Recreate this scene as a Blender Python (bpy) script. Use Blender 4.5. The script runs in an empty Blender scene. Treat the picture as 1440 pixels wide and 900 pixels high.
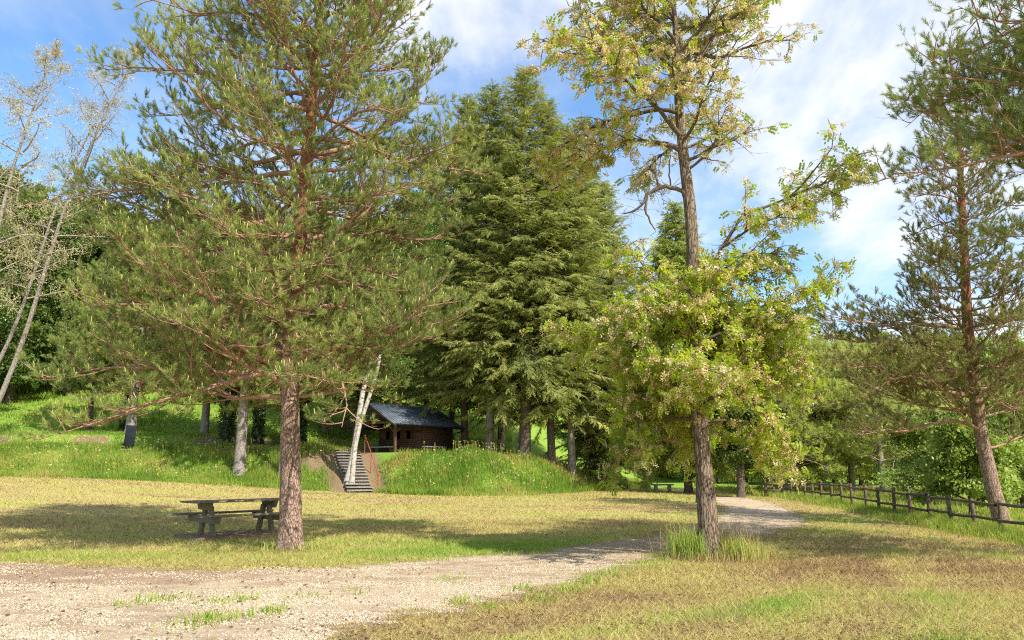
import bpy, math
import numpy as np

R = math.radians
C = bpy.context.scene.collection
RNG = np.random.default_rng(11)

# ------------------------------------------------------------------ camera model
F_PX, HOR_P, CAM_H = 1060.0, R(11.1), 1.6
cP, sP = math.cos(HOR_P), math.sin(HOR_P)


def sst(t):
    t = np.clip(t, 0, 1)
    return t * t * (3 - 2 * t)


# ------------------------------------------------------------------ value noise (numpy)
_perm = np.random.default_rng(5).random((256, 256))


def vnoise(x, y):
    x = np.asarray(x, float); y = np.asarray(y, float)
    xi = np.floor(x).astype(int); yi = np.floor(y).astype(int)
    fx = x - xi; fy = y - yi
    fx = fx * fx * (3 - 2 * fx); fy = fy * fy * (3 - 2 * fy)
    a = _perm[xi % 256, yi % 256]; b = _perm[(xi + 1) % 256, yi % 256]
    c = _perm[xi % 256, (yi + 1) % 256]; d = _perm[(xi + 1) % 256, (yi + 1) % 256]
    return (a * (1 - fx) + b * fx) * (1 - fy) + (c * (1 - fx) + d * fx) * fy


def fbm(x, y, o=4):
    s = 0; a = 0.5; t = 0
    for i in range(o):
        s = s + a * vnoise(x * 2 ** i + 17.3 * i, y * 2 ** i + 9.1 * i); t += a; a *= 0.5
    return s / t


# ------------------------------------------------------------------ terrain
FX = [-80, -27, -12, -8, -5, -2, 1, 4, 8, 14, 30]
FY = [42, 40, 41.5, 41.5, 39.6, 38, 40, 45, 53, 62, 80]
CX = [-80, -27, -8, -2, 1, 3, 6, 9, 14]
CZ = [3.0, 2.8, 2.55, 2.38, 2.0, 1.6, 0.95, 0.45, 0.2]
HX = [-80, -10, 0, 8, 15, 40]
HY = [55, 56, 58, 64, 78, 92]
ST0 = np.array([-8.05, 41.0]); ST1 = np.array([-9.75, 45.4])   # stairs foot / head
ST_Z0, ST_Z1 = 0.27, 2.55


def lawn_z(x, y):
    return (0.9 * sst((-x - 4) / 22) * sst((y - 14) / 26) + 0.22 * sst((y - 20) / 18)
            - 0.22 * sst((x - 6) / 8) * sst((y - 8) / 12)
            + 0.05 * (fbm(x * 0.35, y * 0.35, 2) - 0.5))


def ground_z(x, y):
    x = np.asarray(x, float); y = np.asarray(y, float)
    L = lawn_z(x, y)
    foot = np.interp(x, FX, FY); cz = np.interp(x, CX, CZ)
    foot = foot + 1.3 * (fbm(x * 0.5, y * 0 + 3.0, 3) - 0.5)
    z = L + np.maximum(cz - L, 0) * sst((y - foot) / 5.0)
    z = z + 0.05 * np.clip(y - foot - 5, 0, 60) * sst((8 - x) / 6)
    z = z + 0.7 * sst((y - 51) / 1.0) * sst((-x - 13) / 4)
    s = np.maximum(0, y - np.interp(x, HX, HY))
    s = s * s / (s + 3)
    z = z + 22 * (1 - np.exp(-0.32 * s / 22))
    z = z + 0.25 * (fbm(x * 0.2 + 40, y * 0.2, 3) - 0.5) * sst((y - 44) / 6)
    # cut for the stairs
    d = ST1 - ST0; Ln = np.hypot(*d); u = d / Ln
    t = ((x - ST0[0]) * u[0] + (y - ST0[1]) * u[1]) / Ln
    off = np.abs((x - ST0[0]) * (-u[1]) + (y - ST0[1]) * u[0])
    sz = ST_Z0 + np.clip(t, 0, 1) * (ST_Z1 - ST_Z0) - 0.16
    w = sst(1 - (off - 0.72) / 1.3) * sst((t + 0.15) / 0.15) * sst((1.25 - t) / 0.2)
    z = z * (1 - w) + sz * w
    # levelled floor for the shelter
    w2 = sst(1 - (np.hypot(x + 7.0, y - 49.7) - 3.8) / 1.6)
    z = z * (1 - w2) + 2.5 * w2
    return z


def ray(px, py):
    u = (px - 720) / F_PX; v = (450 - py) / F_PX
    return np.array([u, cP - v * sP, sP + v * cP])


def at(px, py):
    """where the view line of a photo pixel meets the terrain"""
    d = ray(px, py); t0 = 2.0; t = t0
    while t < 400:
        p = d * t
        if CAM_H + p[2] < float(ground_z(p[0], p[1])):
            break
        t0 = t; t *= 1.01
    for _ in range(30):
        m = 0.5 * (t0 + t); p = d * m
        if CAM_H + p[2] < float(ground_z(p[0], p[1])): t = m
        else: t0 = m
    p = d * t
    return np.array([p[0], p[1], float(ground_z(p[0], p[1]))])


def atd(px, Y):
    """point on the terrain at distance Y standing in photo column px"""
    x = (px - 720) / F_PX * Y
    for _ in range(6):
        z = float(ground_z(x, Y))
        x = (px - 720) / F_PX * (Y * cP + (z - CAM_H) * sP)
    return np.array([x, Y, float(ground_z(x, Y))])


# ------------------------------------------------------------------ object helpers
def tag(o, label=None, cat=None, group=None, kind=None):
    if label: o['label'] = label
    if cat: o['category'] = cat
    if group: o['group'] = group
    if kind: o['kind'] = kind
    return o


def empty(name, loc, label, cat, group=None, rz=0.0):
    o = bpy.data.objects.new(name, None); C.objects.link(o)
    o.location = loc; o.rotation_euler = (0, 0, rz); o.empty_display_size = 0.3
    return tag(o, label, cat, group)


class MB:
    """collects geometry for ONE mesh object"""
    def __init__(s): s.V = []; s.F = []; s.T = []; s.M = []; s.n = 0

    def add(s, V, F, tint=0.5, mi=0):
        V = np.asarray(V, np.float32).reshape(-1, 3); F = np.asarray(F, np.int64)
        s.V.append(V); s.F.append(F + s.n); s.n += len(V)
        t = np.empty(len(V), np.float32); t[:] = tint
        s.T.append(t); s.M.append(np.full(len(F), mi, np.int32))

    def box(s, c, size, rz=0.0, rx=0.0, ry=0.0, tint=0.5, bev=0.0, mi=0):
        sx, sy, sz = [k / 2 for k in size]
        if bev > 0:
            b = bev; P = []
            for (zz, ins) in ((-sz, b), (-sz + b, 0), (sz - b, 0), (sz, b)):
                X, Y = sx - ins, sy - ins
                k = b if ins == 0 else b
                P += [(X - k, -Y, zz), (X, -Y + k, zz), (X, Y - k, zz), (X - k, Y, zz), (-X + k, Y, zz), (-X, Y - k, zz), (-X, -Y + k, zz), (-X + k, -Y, zz)]
            P = np.array(P)
            Fq = []
            for r in range(3):
                for i in range(8):
                    a = r * 8 + i; bq = r * 8 + (i + 1) % 8
                    Fq.append((a, bq, bq + 8, a + 8))
            caps = []
            for o_, fl in ((0, True), (24, False)):
                i = [o_ + k for k in range(8)]
                q = [(i[7], i[0], i[1], i[6]), (i[6], i[1], i[2], i[5]), (i[5], i[2], i[3], i[4])]
                caps += [tuple(reversed(k)) for k in q] if fl else q
            Fq = np.array(Fq + caps)
        else:
            P = np.array([(x, y, z) for z in (-sz, sz) for (x, y) in ((-sx, -sy), (sx, -sy), (sx, sy), (-sx, sy))])
            Fq = np.array([(3, 2, 1, 0), (4, 5, 6, 7), (0, 1, 5, 4), (1, 2, 6, 5), (2, 3, 7, 6), (3, 0, 4, 7)])
        def rot(P, ax, a):
            c_, s_ = math.cos(a), math.sin(a); Q = P.copy(); i, j = [(1, 2), (2, 0), (0, 1)][ax]
            Q[:, i] = c_ * P[:, i] - s_ * P[:, j]; Q[:, j] = s_ * P[:, i] + c_ * P[:, j]; return Q
        P = rot(P, 0, rx); P = rot(P, 1, ry); P = rot(P, 2, rz)
        s.add(P + np.array(c), Fq, tint, mi)

    def bar(s, a, b, w, h, tint=0.5):
        """rectangular bar from a to b, w wide (horizontal), h deep"""
        a = np.array(a, float); b = np.array(b, float); d = b - a; L = np.linalg.norm(d); d /= L
        up = np.array([0, 0, 1.0]) if abs(d[2]) < 0.95 else np.array([0, 1.0, 0])
        x = np.cross(d, up); x /= np.linalg.norm(x); y = np.cross(x, d)
        P = [e + x * i * w / 2 + y * j * h / 2 for e in (a, b) for (i, j) in ((-1, -1), (1, -1), (1, 1), (-1, 1))]
        s.add(P, [(3, 2, 1, 0), (4, 5, 6, 7), (0, 1, 5, 4), (1, 2, 6, 5), (2, 3, 7, 6), (3, 0, 4, 7)], tint)

    def tube(s, pts, rad, sides=6, tint=0.5):
        V, F = tubes(np.array(pts, float)[None], np.array(rad, float)[None], sides)
        s.add(V, F, tint)

    def prism(s, outline, axis_a, axis_b, origin, normal, depth, tint=0.5):
        """flat outline (2D) extruded by depth along normal"""
        o = np.array(origin, float); A = np.array(axis_a, float); B = np.array(axis_b, float); N = np.array(normal, float)
        n = len(outline)
        P = [o + A * u + B * v - N * depth / 2 for u, v in outline] + [o + A * u + B * v + N * depth / 2 for u, v in outline]
        for i in range(n):
            j = (i + 1) % n
            s.add([P[i], P[j], P[n + j], P[n + i]], [(0, 1, 2, 3)], tint)
        c0 = sum(P[:n]) / n; c1 = sum(P[n:]) / n
        for i in range(n):
            j = (i + 1) % n
            s.add([P[j], P[i], c0], [(0, 1, 2)], tint); s.add([P[n + i], P[n + j], c1], [(0, 1, 2)], tint)

    def build(s, name, mat, parent=None, smooth=False, attrs=None):
        me = bpy.data.meshes.new(name)
        if s.V:
            V = np.concatenate(s.V).astype(np.float32)
            loops = np.concatenate([f.ravel() for f in s.F]).astype(np.int32)
            tot = np.concatenate([np.full(len(f), f.shape[1], np.int32) for f in s.F])
            start = np.concatenate([[0], np.cumsum(tot)[:-1]]).astype(np.int32)
            me.vertices.add(len(V)); me.vertices.foreach_set('co', V.ravel())
            me.loops.add(len(loops)); me.loops.foreach_set('vertex_index', loops)
            me.polygons.add(len(tot)); me.polygons.foreach_set('loop_start', start)
            a = me.attributes.new('tint', 'FLOAT', 'POINT'); a.data.foreach_set('value', np.concatenate(s.T))
            if attrs:
                for k, v in attrs.items():
                    a = me.attributes.new(k, 'FLOAT', 'POINT'); a.data.foreach_set('value', np.asarray(v, np.float32))
            me.polygons.foreach_set('material_index', np.concatenate(s.M))
            me.update(calc_edges=True)
            if smooth: me.polygons.foreach_set('use_smooth', np.ones(len(tot), bool))
        for m in (mat if isinstance(mat, (list, tuple)) else [mat]): me.materials.append(m)
        o = bpy.data.objects.new(name, me); C.objects.link(o)
        if parent: o.parent = parent
        return o


def norm(v):
    return v / np.maximum(np.linalg.norm(v, axis=-1, keepdims=True), 1e-9)


def tubes(P, Rd, sides):
    """batch of polylines (B,n,3) with radii (B,n) -> verts, quads"""
    B, n, _ = P.shape
    T = np.gradient(P, axis=1); T = norm(T)
    m = norm(P[:, -1] - P[:, 0])
    ref = np.where(np.abs(m[:, 2:3]) > 0.85, np.array([[1.0, 0, 0]]), np.array([[0, 0, 1.0]]))
    X = norm(np.cross(T, ref[:, None, :])); Y = np.cross(T, X)
    a = np.arange(sides) * 2 * np.pi / sides
    V = P[:, :, None, :] + Rd[:, :, None, None] * (X[:, :, None, :] * np.cos(a)[None, None, :, None] + Y[:, :, None, :] * np.sin(a)[None, None, :, None])
    b = np.arange(B)[:, None, None] * n * sides; r = np.arange(n - 1)[None, :, None] * sides; k = np.arange(sides)[None, None, :]
    k2 = (k + 1) % sides
    F = np.stack([b + r + k2, b + r + k, b + r + sides + k, b + r + sides + k2], -1)
    return V.reshape(-1, 3), F.reshape(-1, 4)


class TubeBatch:
    def __init__(s): s.g = {}

    def add(s, pts, rad, sides):
        s.g.setdefault((len(pts), sides), []).append((pts, rad))

    def flush(s, mb, tint=0.5):
        for (n, sd), L in s.g.items():
            V, F = tubes(np.array([p for p, r in L], float), np.array([r for p, r in L], float), sd)
            mb.add(V, F, tint)
        s.g = {}


def scatter(mb, tV, tF, pos, dirs, scale, tint, rng, up=None, mi=0):
    """copies of a small template; template +Z goes along dirs, +Y towards up"""
    N = len(pos)
    if N == 0: return
    pos = np.asarray(pos, float); Z = norm(np.asarray(dirs, float))
    if up is None:
        q = norm(rng.normal(size=(N, 3)))
    else:
        q = np.broadcast_to(np.asarray(up, float), (N, 3))
    X = norm(np.cross(q, Z) + 1e-6); Y = np.cross(Z, X)
    sc = np.broadcast_to(np.asarray(scale, float), (N,))[:, None, None]
    V = pos[:, None, :] + sc * (tV[None, :, 0:1] * X[:, None, :] + tV[None, :, 1:2] * Y[:, None, :] + tV[None, :, 2:3] * Z[:, None, :])
    F = tF[None] + (np.arange(N) * len(tV))[:, None, None]
    t = np.repeat(np.broadcast_to(np.asarray(tint, np.float32), (N,)), len(tV))
    mb.add(V.reshape(-1, 3), F.reshape(-1, tF.shape[1]), t, mi)


# ------------------------------------------------------------------ materials
def newmat(name):
    m = bpy.data.materials.new(name); m.use_nodes = True
    nt = m.node_tree; nt.nodes.clear()
    out = nt.nodes.new('ShaderNodeOutputMaterial')
    return m, nt, out


def nd(nt, t, **kw):
    n = nt.nodes.new(t)
    for k, v in kw.items():
        if k.startswith('i_'):
            key = k[2:]
            key = int(key) if key.isdigit() else key.replace('_', ' ')
            n.inputs[key].default_value = v
        else: setattr(n, k, v)
    return n


def ramp(nt, stops, src, interp='LINEAR'):
    n = nt.nodes.new('ShaderNodeValToRGB'); cr = n.color_ramp; cr.interpolation = interp
    while len(cr.elements) > len(stops): cr.elements.remove(cr.elements[-1])
    while len(cr.elements) < len(stops): cr.elements.new(0.5)
    for e, (p, c) in zip(cr.elements, stops):
        e.position = p; e.color = (*c, 1) if len(c) == 3 else c
    nt.links.new(src, n.inputs[0]); return n.outputs[0]


def mixc(nt, fac, a, b, mode='MIX'):
    n = nt.nodes.new('ShaderNodeMix'); n.data_type = 'RGBA'; n.blend_type = mode
    for key, v in ((0, fac), (6, a), (7, b)):
        if hasattr(v, 'is_linked') or hasattr(v, 'links'): nt.links.new(v, n.inputs[key])
        else: n.inputs[key].default_value = v if key == 0 else (*v, 1)
    return n.outputs[2]


def math_(nt, op, a, b=None, c=None, clamp=False):
    n = nt.nodes.new('ShaderNodeMath'); n.operation = op; n.use_clamp = clamp
    for i, v in enumerate((a, b, c)):
        if v is None: continue
        if hasattr(v, 'links'): nt.links.new(v, n.inputs[i])
        else: n.inputs[i].default_value = v
    return n.outputs[0]


def noise(nt, vec, scale, detail=4, rough=0.55, dist=0.0):
    n = nd(nt, 'ShaderNodeTexNoise'); n.inputs['Scale'].default_value = scale; n.inputs['Detail'].default_value = detail
    n.inputs['Roughness'].default_value = rough; n.inputs['Distortion'].default_value = dist
    if vec is not None: nt.links.new(vec, n.inputs['Vector'])
    return n.outputs['Fac']


def mapping(nt, vec, sc=(1, 1, 1), rot=(0, 0, 0), loc=(0, 0, 0)):
    n = nd(nt, 'ShaderNodeMapping'); n.inputs['Scale'].default_value = sc; n.inputs['Rotation'].default_value = rot; n.inputs['Location'].default_value = loc
    nt.links.new(vec, n.inputs['Vector']); return n.outputs[0]


def attr(nt, name):
    n = nd(nt, 'ShaderNodeAttribute'); n.attribute_name = name; return n.outputs['Fac']


def leaf_mat(name, stops, transl=0.35, rough=0.5, spec=0.25, var=0.0):
    m, nt, out = newmat(name)
    col = ramp(nt, stops, attr(nt, 'tint'))
    if var:
        oi = nd(nt, 'ShaderNodeObjectInfo')
        hs = nd(nt, 'ShaderNodeHueSaturation'); nt.links.new(col, hs.inputs['Color'])
        v = math_(nt, 'MULTIPLY_ADD', oi.outputs['Random'], var, 1 - var / 2); nt.links.new(v, hs.inputs['Value'])
        col = hs.outputs[0]
    p = nd(nt, 'ShaderNodeBsdfPrincipled'); p.inputs['Roughness'].default_value = rough; p.inputs['Specular IOR Level'].default_value = spec
    nt.links.new(col, p.inputs['Base Color'])
    t = nd(nt, 'ShaderNodeBsdfTranslucent')
    hs = nd(nt, 'ShaderNodeHueSaturation'); hs.inputs['Saturation'].default_value = 1.1; hs.inputs['Value'].default_value = 1.15
    nt.links.new(col, hs.inputs['Color']); nt.links.new(hs.outputs[0], t.inputs['Color'])
    mx = nd(nt, 'ShaderNodeMixShader'); mx.inputs[0].default_value = transl
    nt.links.new(p.outputs[0], mx.inputs[1]); nt.links.new(t.outputs[0], mx.inputs[2]); nt.links.new(mx.outputs[0], out.inputs[0])
    return m


def bark_mat(name, dark, mid, light, sc=(9, 9, 2.2), bump=0.6, upper=None, z0=3.0, z1=7.0, lichen=None):
    m, nt, out = newmat(name)
    tc = nd(nt, 'ShaderNodeTexCoord')
    vec = mapping(nt, tc.outputs['Object'], sc)
    n1 = noise(nt, vec, 2.2, 8, 0.65, 0.6)
    wv = nd(nt, 'ShaderNodeTexNoise'); wv.inputs['Scale'].default_value = 1.6; wv.inputs['Detail'].default_value = 4
    nt.links.new(vec, wv.inputs['Vector'])
    wm = nd(nt, 'ShaderNodeMix'); wm.data_type = 'RGBA'; wm.blend_type = 'LINEAR_LIGHT'; wm.inputs[0].default_value = 0.55
    nt.links.new(vec, wm.inputs[6]); nt.links.new(wv.outputs['Color'], wm.inputs[7])
    vo = nd(nt, 'ShaderNodeTexVoronoi'); vo.feature = 'DISTANCE_TO_EDGE'; vo.inputs['Scale'].default_value = 2.6
    vo.inputs['Randomness'].default_value = 1.0
    nt.links.new(wm.outputs[2], vo.inputs['Vector'])
    n3 = noise(nt, mapping(nt, tc.outputs['Object'], (sc[0] * 4, sc[1] * 4, sc[2] * 5)), 2.0, 5, 0.7)
    h = math_(nt, 'MULTIPLY', math_(nt, 'MINIMUM', vo.outputs['Distance'], 0.16), 3.0)
    h = math_(nt, 'ADD', h, math_(nt, 'ADD', math_(nt, 'MULTIPLY', n1, 0.75), math_(nt, 'MULTIPLY', n3, 0.6)))
    col = ramp(nt, [(0.42, dark), (0.6, mid), (0.86, light)], math_(nt, 'MULTIPLY', h, 0.75))
    if lichen:
        l = noise(nt, mapping(nt, tc.outputs['Object'], (3, 3, 2)), 2.5, 5, 0.7)
        col = mixc(nt, ramp(nt, [(0.56, (0, 0, 0)), (0.66, (1, 1, 1))], l), col, lichen)
    if upper:
        sx = nd(nt, 'ShaderNodeSeparateXYZ'); nt.links.new(tc.outputs['Object'], sx.inputs[0])
        k = math_(nt, 'DIVIDE', math_(nt, 'SUBTRACT', sx.outputs[2], z0), z1 - z0, clamp=True)
        n2 = noise(nt, mapping(nt, tc.outputs['Object'], (14, 14, 6)), 1.5, 6, 0.7)
        up = ramp(nt, [(0.3, tuple(c * 0.45 for c in upper)), (0.6, upper), (0.8, tuple(min(1, c * 1.5) for c in upper))], n2)
        col = mixc(nt, k, col, up)
    p = nd(nt, 'ShaderNodeBsdfPrincipled'); p.inputs['Roughness'].default_value = 0.85; p.inputs['Specular IOR Level'].default_value = 0.2
    nt.links.new(col, p.inputs['Base Color'])
    b = nd(nt, 'ShaderNodeBump'); b.inputs['Strength'].default_value = bump; b.inputs['Distance'].default_value = 0.03
    nt.links.new(h, b.inputs['Height']); nt.links.new(b.outputs[0], p.inputs['Normal'])
    nt.links.new(p.outputs[0], out.inputs[0])
    return m


def simple_mat(name, dark, light, sc=(6, 6, 6), rough=0.8, bump=0.3, metal=0.0, detail=6, dist=0.02, spec=0.3):
    m, nt, out = newmat(name)
    tc = nd(nt, 'ShaderNodeTexCoord')
    n1 = noise(nt, mapping(nt, tc.outputs['Object'], sc), 2.0, detail, 0.65)
    col = ramp(nt, [(0.3, dark), (0.7, light)], n1)
    p = nd(nt, 'ShaderNodeBsdfPrincipled'); p.inputs['Roughness'].default_value = rough; p.inputs['Metallic'].default_value = metal; p.inputs['Specular IOR Level'].default_value = spec
    nt.links.new(col, p.inputs['Base Color'])
    b = nd(nt, 'ShaderNodeBump'); b.inputs['Strength'].default_value = bump; b.inputs['Distance'].default_value = dist
    nt.links.new(n1, b.inputs['Height']); nt.links.new(b.outputs[0], p.inputs['Normal']); nt.links.new(p.outputs[0], out.inputs[0])
    return m


M = {}
M['needle'] = leaf_mat('scots_pine_needles', [(0, (0.13, 0.18, 0.05)), (0.45, (0.285, 0.34, 0.09)), (0.8, (0.45, 0.47, 0.135)), (1.0, (0.62, 0.58, 0.2))], 0.36, 0.45, 0.3)
M['needle_warm'] = leaf_mat('warm_pine_needles', [(0, (0.14, 0.15, 0.045)), (0.5, (0.26, 0.26, 0.075)), (1.0, (0.38, 0.35, 0.11))], 0.28, 0.5, 0.25)
M['needle_soft'] = leaf_mat('soft_pine_needles', [(0, (0.32, 0.36, 0.10)), (0.5, (0.50, 0.54, 0.15)), (1.0, (0.62, 0.60, 0.24))], 0.55, 0.5, 0.2)
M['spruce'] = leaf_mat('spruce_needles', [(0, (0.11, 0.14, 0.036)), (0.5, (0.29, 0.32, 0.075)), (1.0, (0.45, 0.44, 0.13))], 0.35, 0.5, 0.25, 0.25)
M['deodar'] = leaf_mat('drooping_conifer_needles', [(0, (0.13, 0.175, 0.035)), (0.5, (0.27, 0.32, 0.06)), (1.0, (0.42, 0.43, 0.09))], 0.35, 0.5, 0.2)
M['leaf'] = leaf_mat('broad_leaves', [(0, (0.06, 0.10, 0.022)), (0.5, (0.12, 0.18, 0.038)), (1.0, (0.21, 0.27, 0.06))], 0.4, 0.45, 0.3, 0.3)
M['leaf_bright'] = leaf_mat('bright_leaves', [(0, (0.19, 0.26, 0.06)), (0.5, (0.34, 0.43, 0.10)), (1.0, (0.48, 0.54, 0.15))], 0.45, 0.45, 0.3, 0.2)
M['birchleaf'] = leaf_mat('birch_leaves', [(0, (0.10, 0.17, 0.035)), (0.5, (0.16, 0.25, 0.05)), (1.0, (0.26, 0.33, 0.08))], 0.45, 0.45, 0.3)
M['locustleaf'] = leaf_mat('locust_leaves', [(0, (0.20, 0.28, 0.03)), (0.5, (0.40, 0.49, 0.055)), (1.0, (0.58, 0.57, 0.10))], 0.55, 0.4, 0.35)
M['blossom'] = leaf_mat('locust_blossom', [(0, (0.42, 0.31, 0.11)), (0.5, (0.66, 0.54, 0.24)), (1.0, (0.82, 0.76, 0.50))], 0.4, 0.6, 0.15)
M['dryblossom'] = leaf_mat('faded_blossom', [(0, (0.30, 0.25, 0.11)), (0.5, (0.52, 0.44, 0.22)), (1.0, (0.66, 0.60, 0.36))], 0.4, 0.6, 0.15)
M['litterleaf'] = leaf_mat('fallen_leaf', [(0, (0.06, 0.035, 0.02)), (0.5, (0.17, 0.10, 0.055)), (1.0, (0.36, 0.24, 0.14))], 0.1, 0.8, 0.1)
M['ivy'] = leaf_mat('ivy_leaves', [(0, (0.02, 0.045, 0.012)), (0.5, (0.04, 0.08, 0.02)), (1.0, (0.07, 0.13, 0.03))], 0.2, 0.35, 0.45)
M['grass'] = leaf_mat('grass_blades', [(0, (0.22, 0.125, 0.055)), (0.22, (0.54, 0.43, 0.20)), (0.45, (0.50, 0.45, 0.14)), (0.7, (0.32, 0.38, 0.07)), (1.0, (0.18, 0.33, 0.04))], 0.3, 0.6, 0.15)
M['tallgrass'] = leaf_mat('meadow_grass', [(0, (0.50, 0.42, 0.15)), (0.22, (0.40, 0.42, 0.09)), (0.6, (0.27, 0.39, 0.055)), (1.0, (0.15, 0.27, 0.035))], 0.45, 0.5, 0.2)
M['straw'] = leaf_mat('dry_stalks', [(0, (0.28, 0.20, 0.10)), (0.5, (0.42, 0.33, 0.17)), (1.0, (0.55, 0.46, 0.26))], 0.3, 0.6, 0.15)
M['pinebark'] = bark_mat('scots_pine_bark', (0.055, 0.034, 0.025), (0.19, 0.115, 0.082), (0.40, 0.28, 0.215), (9, 9, 3.0), 0.9, upper=(0.36, 0.15, 0.075), z0=2.6, z1=6.0)
M['limbbark'] = bark_mat('scots_pine_limb_bark', (0.13, 0.065, 0.042), (0.30, 0.155, 0.095), (0.43, 0.27, 0.185), (16, 16, 16), 0.4)
M['greybark'] = bark_mat('grey_pine_bark', (0.07, 0.055, 0.045), (0.2, 0.165, 0.14), (0.36, 0.31, 0.27), (7, 7, 2.4), 0.8, lichen=(0.30, 0.29, 0.24))
M['darkbark'] = bark_mat('dark_conifer_bark', (0.03, 0.022, 0.017), (0.085, 0.063, 0.048), (0.17, 0.13, 0.10), (7, 7, 2.4), 0.7)
M['locustbark'] = bark_mat('locust_bark', (0.03, 0.02, 0.013), (0.13, 0.088, 0.058), (0.32, 0.24, 0.17), (11, 11, 1.5), 1.0)
M['twig'] = bark_mat('twig_bark', (0.035, 0.026, 0.02), (0.09, 0.068, 0.05), (0.18, 0.14, 0.1), (14, 14, 14), 0.3)
M['paletwig'] = bark_mat('pale_twig_bark', (0.14, 0.11, 0.08), (0.28, 0.23, 0.17), (0.42, 0.36, 0.28), (14, 14, 14), 0.3)


def birch_mat():
    m, nt, out = newmat('birch_bark')
    tc = nd(nt, 'ShaderNodeTexCoord')
    n1 = noise(nt, mapping(nt, tc.outputs['Object'], (2.0, 2.0, 3.0)), 1.9, 8, 0.75, 1.2)
    n2 = noise(nt, mapping(nt, tc.outputs['Object'], (10, 10, 3)), 1.5, 4)
    base = ramp(nt, [(0.3, (0.30, 0.26, 0.21)), (0.7, (0.56, 0.52, 0.45))], n2)
    col = mixc(nt, ramp(nt, [(0.53, (0, 0, 0)), (0.60, (1, 1, 1))], n1), base, (0.06, 0.05, 0.04))
    p = nd(nt, 'ShaderNodeBsdfPrincipled'); p.inputs['Roughness'].default_value = 0.7
    nt.links.new(col, p.inputs['Base Color']); nt.links.new(p.outputs[0], out.inputs[0])
    return m


M['birchbark'] = birch_mat()
M['tablewood'] = simple_mat('weathered_table_wood', (0.09, 0.075, 0.045), (0.27, 0.225, 0.135), (4, 16, 16), 0.85, 0.5)
M['fencewood'] = simple_mat('dark_fence_wood', (0.06, 0.043, 0.03), (0.21, 0.155, 0.105), (10, 10, 4), 0.85, 0.5)
M['cabinwood'] = simple_mat('brown_cabin_boards', (0.058, 0.03, 0.019), (0.11, 0.06, 0.038), (0.6, 0.6, 9), 0.75, 0.4)
M['postwood'] = simple_mat('brown_post_wood', (0.09, 0.048, 0.030), (0.19, 0.105, 0.065), (8, 8, 2), 0.75, 0.4)
M['roof'] = simple_mat('slate_blue_roof_sheet', (0.06, 0.08, 0.10), (0.14, 0.165, 0.19), (1.5, 1.5, 1.5), 0.5, 0.15, 0.0)
M['whitewood'] = simple_mat('pale_bench_wood', (0.45, 0.43, 0.39), (0.7, 0.68, 0.63), (5, 5, 5), 0.6, 0.2)
M['stepstone'] = simple_mat('grey_step_stone', (0.12, 0.105, 0.085), (0.36, 0.325, 0.27), (7, 7, 7), 0.9, 0.8)
M['riserstone'] = simple_mat('shaded_riser_stone', (0.07, 0.06, 0.048), (0.22, 0.19, 0.155), (9, 9, 9), 0.9, 0.8)  # step stone in a darker tone, shade below the nosings put into the colour
M['concrete'] = simple_mat('old_concrete', (0.13, 0.075, 0.045), (0.30, 0.20, 0.13), (3, 3, 3), 0.9, 0.5)
M['redmetal'] = simple_mat('red_painted_rail', (0.30, 0.055, 0.04), (0.46, 0.12, 0.085), (8, 8, 8), 0.5, 0.1)
M['greymetal'] = simple_mat('grey_rail', (0.22, 0.20, 0.18), (0.42, 0.39, 0.35), (8, 8, 8), 0.5, 0.1)
M['slate'] = simple_mat('dark_slate_panel', (0.012, 0.015, 0.018), (0.026, 0.031, 0.037), (3, 3, 3), 0.8, 0.2, spec=0.06)
M['benchstone'] = simple_mat('pale_bench_stone', (0.3, 0.27, 0.21), (0.52, 0.47, 0.37), (5, 5, 5), 0.9, 0.4)


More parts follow.
